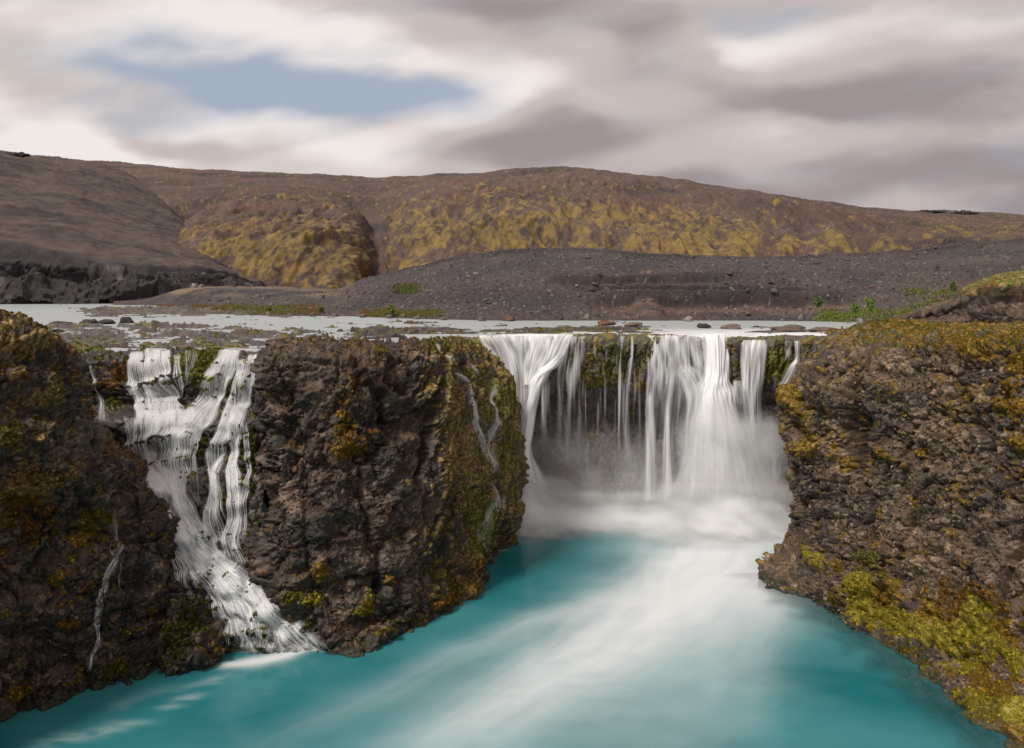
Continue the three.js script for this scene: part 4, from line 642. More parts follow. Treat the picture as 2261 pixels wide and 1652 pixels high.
// froth: the boiling white water heaped where the falls strike the pool
{
  const prof = [[1090, 1.2, 43.6], [1125, 2.1, 43.6], [1165, 2.5, 43.5], [1210, 1.7, 43.7], [1260, 1.15, 44.2], [1330, 0.85, 44.6], [1410, 0.75, 44.6], [1470, 1.0, 44.0], [1530, 1.5, 43.2], [1600, 1.9, 42.9], [1670, 1.6, 43.0], [1720, 1.1, 43.4], [1760, 0.7, 43.6]];
  const s = loft(prof.map(([X, h, D]) => { const x = (X - CX) * 43 / FOCAL; return [[x, h * 1.15, D + 0.25], [x, h * 0.9, D - 0.25], [x * 0.995, h * 0.55, D - 0.9], [x * 0.99, h * 0.26, D - 1.7], [x * 0.985, 0.1, D - 2.7], [x * 0.98, 0.02, D - 4]]; }), 1.2, (x, y, z) => 0.13 * fbm(x * 0.6, y * 0.8, z * 0.6, 2) * sstep(0, 0.6, y), 420, 0.35);
  const m = sheetMesh(s, 'froth', whiteWater, (x, y, z, nx, ny, nz, d, i) => {
    const v = s.V[i % s.nv] / 5, u = s.U[(i / s.nv) | 0] / 12, n = fbm(x * 0.8, y * 1.2, z * 0.8, 3), t = v + 0.10 * n;
    return [0.9, 0.91, 0.92, clamp(sstep(0.0, 0.42, t) * sstep(1.0, 0.5, t) * sstep(0, 0.04, u) * sstep(1, 0.96, u), 0, 0.97)];
  }, 4);
  m.name = 'froth'; add(m, falls);
}
// spray: drops hanging in the air at the foot of the falls
function dropCloud(seed, n, least = 0.009) {
  const r = rng(seed), gs = () => (r() + r() + r() + r() - 2) * 0.9, one = new THREE.TetrahedronGeometry(1, 0).deleteAttribute('uv').attributes, pp = [], nn = [], mat = new THREE.Matrix4(), v = new THREE.Vector3();
  for (let k = 0; k < n; k++) { const q = least * (1 + 1.1 * r()); mat.compose(new THREE.Vector3(gs(), gs(), gs()), new THREE.Quaternion(r() - 0.5, r() - 0.5, r() - 0.5, r() - 0.5).normalize(), new THREE.Vector3(q, q, q)); for (let i = 0; i < 12; i++) { v.fromBufferAttribute(one.position, i).applyMatrix4(mat); pp.push(v.x, v.y, v.z); v.fromBufferAttribute(one.normal, i).transformDirection(mat); nn.push(v.x, v.y, v.z); } }
  const g = new THREE.BufferGeometry(); g.setAttribute('position', new THREE.Float32BufferAttribute(pp, 3)); g.setAttribute('normal', new THREE.Float32BufferAttribute(nn, 3)); return g;
}
{
  const r = rng(404), drops = new THREE.MeshPhysicalMaterial({ color: 0xffffff, roughness: 1, transmission: 0.25, thickness: 0, side: THREE.DoubleSide, specularIntensity: 0.1 }), clouds = [dropCloud(1, 2400, 0.0046), dropCloud(2, 2400, 0.0046), dropCloud(3, 7000, 0.0019)], lists = [[], [], []];
  const put = (count, X0, X1, Y0, Y1, D0, D1, size, flat = 0.6, fine = false) => { for (let k = 0; k < count; k++) { const t = r(), X = lerp(X0, X1, t), D = lerp(D0, D1, r()), p = at(X, lerp(Y0(t), Y1(t), r()), D), s = size * (0.6 + 0.8 * r()); lists[fine ? 2 : k & 1].push([p[0], Math.max(p[1], 0.15), -D, 0, 1, 0.001, r() * 6, s, s * flat, s, [1, 1, 1]]); } };
  put(200, 1112, 1260, (t) => 1010 + 60 * t, () => 1135, 42.4, 44.4, 0.5);
  put(260, 1190, 1500, (t) => 1085 + 6 * t, (t) => 1118 + 12 * t, 42.6, 45.4, 0.55, 0.4);
  put(330, 1460, 1745, () => 1070, () => 1135, 41.8, 44, 0.6, 0.45);
  put(120, 1120, 1745, () => 1040, () => 1120, 42.4, 43.6, 0.9, 0.6, true);
  put(330, 1500, 1715, () => 930, () => 1100, 42.6, 43.8, 0.5, 1.2);
  put(95, 1170, 1480, () => 975, () => 1110, 43.2, 45.4, 1.1, 0.8, true);
  put(150, 1600, 1745, () => 960, () => 1120, 43, 44.5, 1.0, 0.8, true);
  put(160, 1118, 1500, (t) => 1118 + 20 * t, (t) => 1142 + 26 * t, 41.2, 43.2, 0.5, 0.4);
  put(180, 1470, 1740, () => 1110, () => 1165, 40.8, 42.4, 0.5, 0.4);
  put(160, 1130, 1700, (t) => 1130 + 20 * t, (t) => 1165 + 25 * t, 39.4, 42.4, 0.9, 0.35, true);
  put(90, 1420, 1660, () => 1160, () => 1200, 38.6, 41.5, 0.6, 0.2);
  lists.forEach((l, k) => { const m = instanced('spray', clouds[k], drops, l, falls); });
}

// ---------------------------------------------------------------- hills
const HBROWN = [0.15, 0.10, 0.082], HDARK = [0.062, 0.048, 0.045], HRED = [0.15, 0.078, 0.062], HMOSS = [0.30, 0.20, 0.045], HOLIVE = [0.15, 0.105, 0.045];
const tail = (c, dy, dd) => { const p = c[c.length - 1]; return [at(p[0], p[1] + dy, p[2] + dd), ...c.slice().reverse().map((q) => at(...q))]; };
const col = (X, pairs) => tail(pairs.map(([Y, D]) => [X, Y, D]), 12, 160);
// ravines [[X, Y, D] ...] that cut into the hills
const segDist = (path, x, y, z) => { let b = 1e9; for (let k = 0; k < path.length - 1; k++) { const p = path[k], q = path[k + 1], dx = q[0] - p[0], dy = q[1] - p[1], dz = -(q[2] - p[2]), t = clamp(((x - p[0]) * dx + (y - p[1]) * dy + (z + p[2]) * dz) / (dx * dx + dy * dy + dz * dz)); b = Math.min(b, Math.hypot(x - p[0] - dx * t, y - p[1] - dy * t, (z + p[2] - dz * t) * 0.6)); } return b; };
{
  const ravines = [[[830, 628, 205], [832, 590, 255], [838, 545, 320], [815, 480, 430], [790, 450, 470]], [[990, 520, 245], [1010, 470, 300], [1030, 430, 360]], [[1700, 590, 195], [1705, 540, 222], [1712, 500, 268]], [[1760, 590, 195], [1770, 545, 220], [1775, 490, 285]], [[1880, 590, 195], [1900, 550, 220], [1890, 500, 290]], [[1590, 590, 193], [1580, 540, 218]], [[1330, 590, 190], [1370, 530, 222], [1400, 500, 250]], [[2075, 575, 225], [2040, 545, 250], [1990, 520, 290], [1940, 490, 350]], [[370, 560, 235], [372, 535, 262], [400, 490, 320], [430, 470, 360]], [[1245, 560, 200], [1270, 500, 255]]].map((p) => p.map((q) => at(...q)));
  const s = loft([
    col(-200, [[730, 240], [560, 290], [480, 380], [400, 500], [345, 660]]), col(60, [[730, 225], [560, 275], [490, 360], [415, 480], [352, 650]]), col(200, [[730, 210], [560, 260], [500, 340], [430, 460], [358, 640]]), col(330, [[730, 205], [570, 240], [505, 310], [430, 440], [368, 640]]), col(420, [[730, 185], [575, 212], [510, 275], [445, 400], [376, 660]]), col(540, [[730, 178], [575, 205], [510, 262], [440, 395], [381, 660]]), col(650, [[730, 175], [575, 203], [500, 268], [436, 400], [385, 680]]), col(750, [[730, 180], [585, 210], [515, 272], [452, 400], [390, 700]]),
    col(835, [[730, 205], [592, 250], [540, 320], [462, 450], [394, 720]]), col(910, [[730, 192], [570, 218], [500, 280], [440, 400], [391, 700]]), col(1000, [[730, 190], [548, 215], [480, 280], [424, 380], [387, 580]]), col(1100, [[730, 190], [540, 215], [466, 280], [408, 365], [378, 500]]), col(1220, [[730, 190], [535, 215], [458, 280], [402, 360], [369, 460]]), col(1320, [[730, 190], [535, 215], [462, 280], [404, 360], [377, 470]]),
    col(1440, [[730, 190], [540, 215], [474, 280], [420, 360], [396, 480]]), col(1600, [[730, 190], [545, 215], [490, 270], [443, 350], [419, 480]]), col(1760, [[730, 190], [548, 215], [502, 270], [462, 350], [441, 490]]), col(1900, [[730, 195], [552, 220], [512, 275], [482, 360], [460, 510]]), col(2030, [[730, 205], [566, 235], [530, 300], [496, 390], [468, 530]]), col(2160, [[730, 210], [560, 260], [530, 330], [500, 420], [472, 540]]), col(2320, [[730, 210], [560, 260], [530, 330], [504, 420], [480, 540]]), col(2700, [[730, 210], [565, 260], [540, 330], [515, 420], [492, 540]]),
  ], 1.0, (x, y, z, nx, ny, nz, u, v, out) => {
    const D = -z, k = D / 250; let d = 1.7 * k * fbm(x * 0.02, y * 0.02, z * 0.02, 3) * sstep(560, 330, D) + 1.0 * k * fbm(x * 0.02, y * 0.02, z * 0.02, 3) + 0.55 * fbm(x * 0.09, y * 0.09, z * 0.05, 3) + 0.22 * noise(x * 0.5, y * 0.5, z * 0.3);
    const w = x + 4 * noise(x * 0.03, y * 0.05, z * 0.02), g = ridge(w * 0.075, y * 0.012, 4.4, 3); d += 1.3 * g * sstep(36, 20, y) * sstep(420, 260, D);    // gullies down the foot
    const jig = 2.2 * k * noise(x * 0.06, y * 0.12, z * 0.05); let r = 1e9; for (const p of ravines) r = Math.min(r, segDist(p, x + jig, y, z)); const cut = Math.exp(-((r / (3.2 * k)) ** 2)); d -= 3.4 * k * Math.exp(-(r / (3.0 * k))) + 1.5 * k * Math.exp(-((r / (9 * k)) ** 2)); out[3] = cut;
    const slope = ridge(w * 0.16 + 0.02 * y, y * 0.035, z * 0.03, 3); { const f = sstep(460, 300, D); d += (0.25 + 1.5 * f) * slope + (0.12 + 0.4 * f) * ridge(x * 0.3, y * 0.12, z * 0.12, 2); }
    out[4] = g;
    return d;
  }, 900, 0.12);
  const zones = [[520, 500, 235, 42, 0.75], [600, 560, 210, 50, 0.9], [700, 575, 205, 40, 0.8], [450, 530, 240, 36, 0.7], [900, 490, 285, 46, 0.85], [890, 570, 215, 22, 0.9], [960, 440, 360, 40, 0.6], [1010, 520, 235, 40, 0.95], [1130, 500, 245, 55, 0.8], [1330, 490, 250, 34, 1.15], [1345, 545, 212, 20, 1.2], [1240, 540, 215, 40, 0.9], [1480, 550, 210, 36, 1.0], [1600, 550, 212, 50, 1.0], [1500, 490, 265, 40, 0.6], [1700, 545, 215, 40, 0.85], [1850, 550, 220, 45, 0.8], [1960, 556, 222, 26, 0.8], [2230, 530, 320, 40, 0.75], [2200, 500, 400, 40, 0.4], [1100, 445, 315, 40, 0.45], [680, 440, 400, 50, 0.25]].map(([X, Y, D, r, s]) => [...at(X, Y, D), r, s]);
  const m = sheetMesh(s, 'hills', rock(1), (x, y, z, nx, ny, nz, d, i) => {
    const n1 = fbm(x * 0.025, y * 0.04, z * 0.02, 4), n2 = fbm(x * 0.3 + 3, y * 0.14, z * 0.12, 4, 0.6), n3 = noise(x * 1.1, y * 1.1, z * 0.5), n4 = ridge((x + y * 0.6) * 0.11, y * 0.035, z * 0.03, 3), cut = s.e1[i];
    let c = mix3(HBROWN, HDARK, clamp(0.3 + n1 * 0.9 + n2 * 0.45 + n4 * 0.12)); c = mix3(c, HRED, clamp(fbm(x * 0.03 + 20, y * 0.05, z * 0.02, 3) * 1.5) * 0.7);
    let w = 0; for (const [a, b, e, r, k] of zones) { const q = ((x - a) / r) ** 2 + ((y - b) / (r * 0.32)) ** 2 + ((z + e) / (r * 1.6)) ** 2; if (q < 5) w = Math.max(w, k * Math.exp(-q)); }
    const mo = sstep(0.1, 0.42, w * 0.95 + n1 * 0.35 + n2 * 1.0 + n4 * 0.25 + n3 * 0.4 - 0.6 - cut * 0.6);
    c = mix3(c, mix3(HOLIVE, HMOSS, clamp(0.45 + n2 * 0.8 + n3 * 0.5 + (w - 0.6) * 0.6)), mo * 0.66);
    const k = 0.85 + 0.32 * n3 + 0.3 * n2; return [c[0] * k, c[1] * k, c[2] * k];
  });
  tag(m, null, null, null, 'structure'); add(m);
  // the nearer slope with the dark cliff along the river
  const s2 = loft([
    col(-420, [[674, 112], [610, 115], [535, 119], [460, 160], [340, 260], [262, 380]]), col(-200, [[673, 112], [612, 115], [545, 119], [470, 160], [370, 255], [300, 370]]), col(-40, [[672, 111], [615, 114], [550, 118], [482, 160], [402, 245], [330, 360]]), col(60, [[671, 112], [618, 115], [556, 119], [492, 162], [418, 255], [346, 385]]), col(140, [[671, 112], [622, 116], [565, 121], [505, 166], [432, 262], [354, 410]]), col(250, [[670, 114], [628, 118], [581, 124], [532, 170], [460, 270], [374, 430]]), col(330, [[668, 116], [632, 121], [590, 128], [550, 172], [495, 262], [425, 390]]), col(400, [[664, 119], [634, 126], [600, 134], [572, 175], [530, 245], [492, 330]]), col(470, [[652, 125], [630, 133], [606, 142], [592, 175], [574, 225], [556, 285]]), col(540, [[640, 138], [633, 148], [624, 160], [620, 185], [614, 215], [606, 250]]), col(580, [[634, 150], [634, 160], [633, 170], [632, 190], [631, 215], [630, 240]]),
  ], 1.0, (x, y, z, nx, ny, nz, u, v, out) => {
    const D = -z, rocky = sstep(4.05, 4.5, v); let d = 0.8 * fbm(x * 0.05, y * 0.05, z * 0.03, 3) + 0.3 * fbm(x * 0.4, y * 0.4, z * 0.25, 3);
    d += 0.8 * ridge((x * 0.5 + y) * 0.14, (y - x * 0.35) * 0.04, z * 0.04, 3) * (1 - rocky);
    cells(x * 0.16, y * 0.12, z * 0.16); d += rocky * (1.5 * (C.h - 0.5) + C.facet * 1.0 + 0.35 * ridge(x * 0.25, y * 0.2, z * 0.2, 3)); out[4] = C.h;
    cells(x * 0.9, y * 0.9, z * 0.9); d += rocky * (0.5 * (C.h - 0.5) + C.facet * 0.4); out[3] = C.h;
    d -= 0.9 * Math.exp(-(((v - 4.2) / 0.1) ** 2));                                                    // overhung brow
    d += 2.0 * Math.exp(-(((v - 5.3) / 0.35) ** 2)) * sstep(-0.2, 0.4, noise(x * 0.12, 0, 2));            // scree at the foot
    return d;
  }, 420, 0.15);
  const m2 = sheetMesh(s2, 'hillside', rock(1), (x, y, z, nx, ny, nz, d, i) => {
    const v = s2.V[i % s2.nv], rocky = sstep(3.92, 4.06, v + 0.12 * noise(x * 0.1, y * 0.1, 3)), n = fbm((x * 0.8 + y) * 0.12, (y - x * 0.35) * 0.025, z * 0.03, 4), n2 = noise(x * 0.8, y * 0.8, z * 0.6);
    const n5 = fbm(x * 0.35, y * 0.3, z * 0.2, 3); let c = mix3([0.125, 0.085, 0.067], [0.042, 0.033, 0.031], clamp(0.4 + n * 0.9 + n5 * 0.6)); const k = 0.88 + 0.32 * n2; c = c.map((e) => e * k);
    let q = mix3([0.03, 0.026, 0.029], [0.055, 0.048, 0.048], s2.e1[i]); q = mix3(q, [0.16, 0.145, 0.14], sstep(0.25, 0.6, fbm(x * 0.16, y * 0.2, z * 0.1, 3) + (s2.e2[i] - 0.5) * 0.3) * 0.7);
    return mix3(c, q, rocky);
  });
  tag(m2, null, null, null, 'structure'); add(m2);
}
// ---------------------------------------------------------------- the gravel bank beyond the river
const duneC = [[250, 676, 104, 668, 112, 664, 120], [330, 674, 106, 662, 113, 655, 122], [400, 682, 92, 645, 104, 640, 118], [480, 692, 78, 640, 96, 635, 118], [620, 697, 73, 642, 92, 635, 116], [740, 699, 71, 646, 88, 640, 106], [800, 700, 70, 640, 82, 622, 96], [900, 703, 67, 628, 78, 601, 90], [1000, 706, 65, 615, 75, 580, 86], [1100, 708, 63.5, 605, 74, 566, 84], [1200, 708, 63.5, 602, 73, 561, 83], [1320, 709, 63, 602, 72, 563, 82], [1450, 709, 63, 608, 72, 573, 82], [1600, 709, 63, 610, 72, 577, 82], [1750, 710, 62.5, 610, 72, 575, 82], [1880, 712, 61, 610, 71, 571, 82], [2000, 714, 60, 606, 70, 565, 82], [2130, 716, 59, 600, 69, 555, 81], [2261, 718, 58, 590, 68, 541, 80], [2500, 720, 57, 570, 66, 515, 79]];
const cutZone = (X) => sstep(1290, 1340, X) * sstep(1920, 1840, X);
const dune = loft(duneC.map(([X, Yb, Db, Ym, Dm, Yc, Dc]) => { const b = at(X, Yb, Db), m = at(X, Ym, Dm), c = at(X, Yc, Dc), c2 = at(X, Yc + 1, Dc + 6); return [[c[0] * 1.5, Math.min(c[1] - 1, 11), Dc + 45], [c2[0], c2[1] + 0.1, c2[2]], c, m, [lerp(b[0], m[0], 0.45), 10 + (m[1] - 10) * 0.36, lerp(b[2], m[2], 0.45)], [b[0], 10.02, b[2]], [b[0] * 0.99, 9.7, b[2] - 1.5]]; }), 0.85, (x, y, z, nx, ny, nz, u, v, out) => {
  const D = -z, X = CX + x * FOCAL / D; let d = 0.22 * fbm(x * 0.12, y * 0.2, z * 0.12, 3) + 0.07 * fbm(x * 0.7, y * 0.9, z * 0.5, 3) + 0.05 * noise(x * 2.5, y * 2.5, z * 2.5);
  const zone = cutZone(X), yy = y + 0.22 * noise(x * 0.18, 3, 1) + 0.07 * noise(x * 0.7, 1, 5);
  d += 0.25 * ridge(x * 0.35 + y * 0.5, y * 0.1, 3, 2) * 0.4 * sstep(11, 13, y);
  // layered cut in the bank: a hollow under a lip, thin beds standing proud
  const beds = Math.sin(yy * 9 + noise(x * 0.2, 0, 0) * 2), hollow = sstep(10.25, 10.6, yy) * sstep(11.75, 11.5, yy);
  d += zone * (-0.75 * hollow + 0.18 * beds * hollow * sstep(-0.3, 0.3, noise(x * 0.14, 7, 2)) + 0.5 * Math.exp(-(((yy - 11.95) / 0.16) ** 2)) + 0.7 * hollow * sstep(0.15, 0.5, noise(x * 0.22, 9, 4)));
  const shelf = yy - (13.3 + 0.02 * (x - 8)); d += 0.5 * sstep(1180, 1260, X) * sstep(1720, 1560, X) * (Math.exp(-(((shelf) / 0.12) ** 2)) - Math.exp(-(((shelf + 0.28) / 0.14) ** 2)));
  const low = yy - (12.55 - 0.015 * (x - 8)); d += 0.35 * sstep(1240, 1330, X) * sstep(1900, 1780, X) * (Math.exp(-((low / 0.1) ** 2)) - Math.exp(-(((low + 0.24) / 0.13) ** 2)));
  out[3] = zone * hollow; out[4] = beds; return d;
}, 900, 0.15);
dune.moss = new Float32Array(dune.nu * dune.nv);
const duneMesh = sheetMesh(dune, 'gravel_bank', rock(0.95), (x, y, z, nx, ny, nz, d, i) => {
  const D = -z, X = CX + x * FOCAL / D, n = fbm(x * 0.16, y * 0.3, z * 0.16, 4), n2 = noise(x * 3.1, y * 3.1, z * 3.1), n3 = noise(x * 7, y * 7, z * 7);
  let c = mix3([0.05, 0.042, 0.043], [0.088, 0.066, 0.058], clamp(0.4 + n * 0.9)); c = mix3(c, [0.30, 0.27, 0.255], sstep(0.45, 0.62, n3 * 0.8 + n2 * 0.35) * 0.7); c = mix3(c, [0.16, 0.10, 0.078], clamp(dune.e1[i] * (0.55 + 0.45 * dune.e2[i])) * 0.75);
  const flat = sstep(800, 700, X) * sstep(11.2, 11.8, y); c = mix3(c, [0.20, 0.145, 0.095], flat * clamp(0.6 + n));
  const k = 0.8 + 0.45 * clamp(0.5 + n2); return [c[0] * k, c[1] * k, c[2] * k];
});
tag(duneMesh, null, null, null, 'structure'); add(duneMesh);
const bankRock = { seed: 5, dark: [0.04, 0.034, 0.035], brown: [0.085, 0.067, 0.06], tan: [0.27, 0.23, 0.21], pale: 0.7, round: true };
const onView = (x, y, z, nx, ny, nz) => { const D = -z, X = CX + x * FOCAL / D; return X > -20 && X < 2290 && y > 10.02 && D < 100 && (EYE - y) * ny - x * nx - z * nz > 0; };
rubbleOn(dune, duneMesh, 12000, 71, 0.085, onView, bankRock);
{
  const r = rng(90), n = dune.nu * dune.nv; let made = 0;
  for (let t = 0; t < 60000 && made < 240; t++) {
    const i = Math.floor(r() * n) * 3, x = dune.pos[i], y = dune.pos[i + 1], z = dune.pos[i + 2]; if (!onView(x, y, z, dune.nrm[i], dune.nrm[i + 1], dune.nrm[i + 2]) || -z > 90) continue;
    const k = 0.16 + 0.2 * r() * r(), m = new THREE.Mesh(STONES[Math.floor(r() * 10)], stoneTones[Math.floor(r() * 5)]);
    m.name = made ? `stone_${String(made).padStart(3, '0')}` : 'stone'; m.position.set(x, y + k * 0.2, z); m.rotation.set(r(), r() * 6, r()); m.scale.set(k * 1.2, k, k); add(m, duneMesh); made++;
  }
}
// ---------------------------------------------------------------- the grassy bank behind the brow of the nearest cliff
const knollRock = { seed: 88, big: 0.4, mid: 0.22, f1: 0.9, a1: 0.3, f2: 2.3, a2: 0.14, f3: 6, a3: 0.06, dark: [0.055, 0.04, 0.033], brown: [0.13, 0.082, 0.056], tan: [0.25, 0.18, 0.13], pale: 0.6, scatter: -0.1, top: (x, y, z, ny) => sstep(11.9, 12.7, y + 0.2 * noise(x, 0, z)) * sstep(0.2, 0.6, ny) * 1.2, kind: (x, y, z, n) => (n > 0.2 ? 5 : 2) };
const knoll = cliff('terrace', 'earthy bank with a grassy top and a dark hollow beneath its edge', [[1960, 60, 712, 700], [2040, 58, 690, 680], [2110, 56, 672, 660], [2150, 54, 648, 634], [2190, 52, 634, 616], [2261, 50, 626, 602], [2420, 47, 605, 580], [2600, 45, 600, 570]].map(([X, D, Ya, Yb], c) => { const e = at(X, Ya, D), b = at(X, Yb, D + 9); return [[b[0] * 1.3, b[1] + 0.2, b[2] + 12], b, [e[0] * 1.03, e[1] + 0.15, e[2] + 1.2], e, [e[0], lerp(e[1], 9.9, 0.35), D + 0.35], [e[0], lerp(e[1], 9.9, 0.62), D - 1.2], [e[0], lerp(e[1], 9.9, 0.72), D - 1.3], [e[0], lerp(e[1], 9.9, 0.85), D + (c > 1 ? 1.4 : -0.6)], [e[0], 9.6, D + (c > 1 ? 1.2 : -1)]]; }), knollRock, 1.3, [[2170, 640, 1.2, 0.4, 0.5, 4], [2150, 650, 0.8, 0.4, 0.5, 5]], 500);
growMoss(knoll, knoll.mesh, 7000, 0.05, 41, 0.8);

// ---------------------------------------------------------------- boulders standing in the river and on the bank
const boulderTones = { grey: [0.17, 0.14, 0.13], brown: [0.17, 0.095, 0.05], dark: [0.055, 0.046, 0.044], pale: [0.33, 0.28, 0.245], tan: [0.19, 0.14, 0.105] };
const boulderMats = Object.fromEntries(Object.entries(boulderTones).map(([k, c]) => [k, new THREE.MeshStandardMaterial({ color: new THREE.Color().setRGB(...c), vertexColors: true, roughness: 0.8 })]));
BOULDERS.forEach((g, k) => { const p = g.attributes.position, c = new Float32Array(p.count * 3); for (let i = 0; i < p.count; i++) { const v = 0.75 + 0.5 * fbm(p.getX(i) * 3 + k, p.getY(i) * 3, p.getZ(i) * 3, 3); c.set([v, v * 0.98, v * 0.95], i * 3); } g.setAttribute('color', new THREE.BufferAttribute(c, 3)); });
function boulder(X, Y, D, w, h, tone, label, groupName, turn = 0, name = 'boulder') {   // width and height in metres; Y is where it meets the water or ground
  const p = at(X, Y, D), m = new THREE.Mesh(BOULDERS[(X * 7 + Y) % 6 | 0], boulderMats[tone]); m.name = numbered(name);
  m.position.set(p[0], p[1] + h * 0.12, -D); m.rotation.y = turn + X; m.scale.set(w * 0.42, h * 0.9, w * 0.4);
  tag(m, label, 'boulder', groupName); return add(m);
}
const br = (X, Y) => 3 * FOCAL / (Y - HY);
boulder(1064, 708, br(0, 709), 1.0, 0.45, 'grey', 'pale grey boulder at the foot of the gravel bank beside a brown one');
boulder(1123, 707, br(0, 709), 1.25, 0.5, 'brown', 'flat-topped rusty brown boulder at the river edge below the gravel bank');
boulder(1336, 716, br(0, 718), 1.6, 0.35, 'brown', 'long orange brown rock with a dark end amid the river rapids');
boulder(1400, 720, br(0, 722), 2.0, 0.35, 'tan', 'long tan rock tapering to a dark tip amid the river rapids');
boulder(1521, 708, br(0, 710), 0.8, 0.4, 'pale', 'pale stone at the water line below the layered bank');
boulder(1554, 722, br(0, 724), 1.5, 0.3, 'dark', 'dark flat rock washed by white rapids above the falls');
boulder(1615, 724, br(0, 726), 1.8, 0.38, 'tan', 'smooth tan rock between white rapids above the falls');
boulder(1745, 730, br(0, 731), 3.2, 0.42, 'tan', 'broad tan rock shelf beside the tiny white step of the river');
boulder(1820, 732, br(0, 733), 2.6, 0.36, 'tan', 'low broad rock shelf under the golden brow of the cliff');
boulder(1722, 1130, 43.6, 2.0, 2.6, 'tan', 'rounded brown boulder veiled by spray at the foot of the falls');
boulder(280, 712, br(0, 713.5), 1.3, 0.55, 'dark', 'pointed dark boulder topping the rock line across the river');
boulder(235, 713, br(0, 715), 1.5, 0.35, 'dark', 'dark angular rock beside the pointed boulder in the river');
boulder(195, 713, br(0, 715), 1.8, 0.35, 'dark', 'broad dark rock in the rock line across the river');
boulder(130, 716, br(0, 718), 1.6, 0.3, 'dark', 'dark rock with yellow moss near the cliff top edge');
boulder(125, 733, br(0, 734), 0.9, 0.25, 'dark', 'single dark rock in the bright shallows');
boulder(1900, 712, 58, 0.75, 0.4, 'pale', 'pale grey stone in the bright green grass by the river');
boulder(2120, 690, 57, 0.9, 0.5, 'tan', 'tan stone on the edge of the dark hollow');
boulder(430, 634, 112, 1.6, 0.7, 'pale', 'larger of the two pale rocks standing on the low terrace');
boulder(445, 634, 112, 1.2, 0.6, 'pale', 'smaller of the two pale rocks standing on the low terrace');
boulder(1826, 1327, 32.2, 0.36, 0.2, 'pale', 'pale cream stone at the pool edge below the mossy cliff');
boulder(1845, 1338, 31.9, 0.3, 0.1, 'pale', 'thin white stone at the pool edge below the mossy cliff');
for (const [X, Y, w, t] of [[690, 698, 0.9, 'grey'], [740, 698, 0.8, 'grey'], [800, 700, 0.8, 'grey'], [640, 696, 0.7, 'grey'], [860, 702, 0.8, 'grey'], [920, 704, 0.7, 'grey'], [980, 706, 0.6, 'grey'], [560, 694, 0.8, 'grey']]) boulder(X, Y, br(0, Y + 1), w, w * 0.45, t, 'grey stone along the far shore below the grass strip', 'stones along the far shore');
function outcrop(X, Y, D, w, h, label) {        // rocky knobs on the skyline
  const g = group('rock_outcrop', label, 'outcrop'), p = at(X, Y, D), r = rng(X); g.position.set(p[0], p[1], -D);
  for (let k = 0; k < 9; k++) { const m = new THREE.Mesh(BOULDERS[k % 6], boulderMats.dark), t = (k / 8 - 0.5) * 2, q = h * (1 - 0.7 * t * t) * (0.7 + 0.5 * r()); m.name = 'rock'; m.position.set(t * w * 0.5, q * 0.1, (r() - 0.5) * 4); m.rotation.y = r() * 6; m.scale.set(w * 0.16, q, w * 0.14); add(m, g); }
}
outcrop(2050, 469, 528, 17, 2.3, 'low dark rock outcrop on the skyline, the farther from the frame edge');
outcrop(2128, 472, 534, 14, 3.0, 'pointed dark rock outcrop on the skyline near the frame edge');
outcrop(38, 342, 352, 9, 1.6, 'small dark rock knob on the high hill crest');

// ---------------------------------------------------------------- grass and plants on the shore
const grassMaterial = new THREE.MeshPhysicalMaterial({ color: 0xffffff, roughness: 0.9, side: THREE.DoubleSide, transmission: 0.25, thickness: 0, specularIntensity: 0.3 });
function bladeTuft(seed, blades) {
  const r = rng(seed), p = [], n = [];
  for (let k = 0; k < blades; k++) { const a = r() * 6.28, q = 0.35 * r(), x = Math.cos(a) * q, z = Math.sin(a) * q, h = 0.5 + 0.6 * r(), w = 0.035 + 0.03 * r(), t = r() * 6.28, dx = Math.cos(t) * w, dz = Math.sin(t) * w, ox = Math.cos(a) * 0.4 * r() + 0.1, oz = Math.sin(a) * 0.4 * r(); p.push(x - dx, 0, z - dz, x + dx, 0, z + dz, x + ox, h, z + oz); for (let i = 0; i < 3; i++) n.push(dz * 6 + x, 0.8, -dx * 6 + z); }
  const g = new THREE.BufferGeometry(); g.setAttribute('position', new THREE.Float32BufferAttribute(p, 3)); g.setAttribute('normal', new THREE.Float32BufferAttribute(n, 3)); g.normalizeNormals(); return g;
}
const GT = bladeTuft(3, 22);
function grassOn(s, name, label, count, seed, size, test, colour) {
  const r = rng(seed), n = s.nu * s.nv, list = [];
  for (let t = 0; t < 400000 && list.length < count; t++) { const i = Math.floor(r() * n) * 3, x = s.pos[i], y = s.pos[i + 1], z = s.pos[i + 2], w = test(CX + x * FOCAL / -z, HY + (EYE - y) * FOCAL / -z, x, y, z); if (r() > w) continue; const k = size * (0.5 + 0.8 * r()); list.push([x, y - 0.02, z, (r() - 0.5) * 0.4, 1, (r() - 0.5) * 0.4, r() * 6, k * 1.3, k, k * 1.3, colour(x, z, r)]); }
  const m = instanced(name, GT, grassMaterial, list, scene); m.name = numbered(name); tag(m, label, 'grass', null, 'stuff'); return m;
}
const box = (X, Y, a, b, c, d, e = 12) => sstep(a - e, a + e, X) * sstep(b + e, b - e, X) * sstep(c - 3, c + 3, Y) * sstep(d + 3, d - 3, Y);
const tones = (list) => (x, z, r) => { const c = list[Math.floor(r() * list.length)], k = 0.7 + 0.6 * r(); return c.map((e) => e * k); };
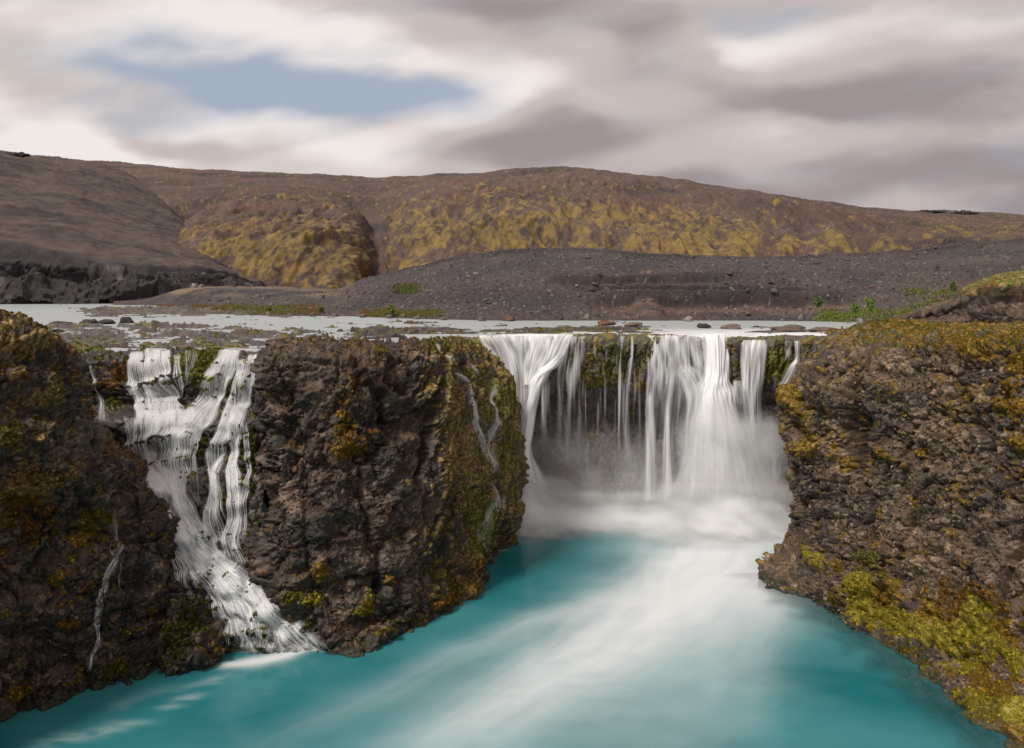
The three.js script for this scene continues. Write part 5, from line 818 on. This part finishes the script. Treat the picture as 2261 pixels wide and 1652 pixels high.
grassOn(dune, 'grass', 'strip of orange and green grass along the far shore', 9000, 11, 0.17, (X, Y, x, y, z) => clamp(Math.max(box(X, Y, 320, 700, 674, 694), box(X, Y, 800, 970, 684, 699)) * (0.5 + 1.2 * noise(x * 0.2, 0, z * 0.3))), (x, z, r) => { const X = CX + x * FOCAL / -z, g = Math.max(sstep(460, 540, X) * sstep(690, 610, X), sstep(800, 830, X) * 0.8) * (0.6 + 0.5 * r()), k = 0.7 + 0.6 * r(); return mix3([0.42, 0.25, 0.095], [0.32, 0.36, 0.055], g).map((e) => e * k); });
grassOn(dune, 'grass', 'bright green grass patch on the gravel beside the rapids', 10000, 12, 0.2, (X, Y, x, y, z) => clamp((box(X, Y, 1810, 2010, 684, 716, 20) + 0.25 * box(X, Y, 1990, 2140, 640, 700)) * (0.45 + 1.3 * noise(x * 0.4, 0, z * 0.5))), tones([[0.34, 0.46, 0.06], [0.44, 0.50, 0.08], [0.46, 0.38, 0.13], [0.26, 0.40, 0.06]]));
grassOn(dune, 'grass', 'small green patch on the side of the gravel bank', 900, 13, 0.2, (X, Y) => box(X, Y, 868, 925, 628, 648, 14) * 0.8, tones([[0.25, 0.30, 0.05], [0.18, 0.24, 0.05]]));
grassOn(knoll, 'grass', 'green turf on top of the earthy bank', 9000, 14, 0.06, (X, Y, x, y, z) => (y > 12.1 && X < 2300 ? clamp(0.6 + noise(x * 0.5, 0, z * 0.5)) : 0), tones([[0.36, 0.38, 0.06], [0.28, 0.34, 0.05], [0.40, 0.31, 0.11]]));
// leafy plants: stems that fork into small leaves
const stemMaterial = new THREE.MeshStandardMaterial({ color: new THREE.Color().setRGB(0.09, 0.10, 0.03), roughness: 0.9 });
const leafMaterial = (c) => new THREE.MeshPhysicalMaterial({ color: new THREE.Color().setRGB(...c), roughness: 0.7, side: THREE.DoubleSide, transmission: 0.35, thickness: 0 });
function plant(X, Y, D, h, w, c, label, seed) {
  const g = group('shrub', label, 'plant'), p = at(X, Y, D), r = rng(seed), stems = [], leaves = []; g.position.set(p[0], p[1], -D);
  for (let k = 0; k < 9; k++) {
    const a = r() * 6.28, ex = Math.cos(a) * w * 0.5 * r(), ez = Math.sin(a) * w * 0.5 * r(), eh = h * (0.55 + 0.45 * r()), curve = new THREE.QuadraticBezierCurve3(new THREE.Vector3(0, -0.1, 0), new THREE.Vector3(ex * 0.3, eh * 0.6, ez * 0.3), new THREE.Vector3(ex, eh, ez));
    stems.push(new THREE.TubeGeometry(curve, 5, 0.012, 4));
    for (let q = 0; q < 34; q++) { const t = 0.2 + 0.8 * r(), o = curve.getPoint(t), s = 0.07 + 0.07 * r(), l = new THREE.CircleGeometry(s, 5); l.scale(0.55, 1, 1); l.translate(0, s, 0); l.rotateX(r() * 2 - 1); l.rotateZ(r() * 6.28); l.rotateY(r() * 6.28); l.translate(o.x + (r() - 0.5) * w * 0.2, o.y, o.z + (r() - 0.5) * w * 0.2); leaves.push(l); }
  }
  const a = new THREE.Mesh(mergeGeometries(stems), stemMaterial), b = new THREE.Mesh(mergeGeometries(leaves), leafMaterial(c)); a.name = 'stem'; b.name = 'foliage'; add(a, g); add(b, g);
}
plant(1922, 690, 59.5, 1.0, 0.75, [0.19, 0.27, 0.03], 'tallest bright green leafy plant on the grass patch', 1);
plant(1890, 692, 59.5, 0.75, 0.45, [0.17, 0.25, 0.03], 'small green plant just beside the tallest one', 2);
plant(1806, 676, 62, 0.65, 1.0, [0.11, 0.17, 0.03], 'round green bush on the edge of the layered bank', 3);
plant(866, 697, 68, 0.9, 0.8, [0.17, 0.23, 0.035], 'small green bush on the far shore below the gravel bank', 4);
plant(592, 690, 75, 0.5, 0.9, [0.16, 0.2, 0.03], 'low green bush within the grass strip on the far shore', 5);
plant(2105, 640, 60, 0.6, 0.5, [0.14, 0.2, 0.03], 'green weed growing on loose gravel beside the earthy bank', 6);
plant(710, 690, 74, 0.5, 0.45, [0.15, 0.19, 0.03], 'thin green weed on the gravel between the grass strips', 7);
renderer.render(scene, camera);
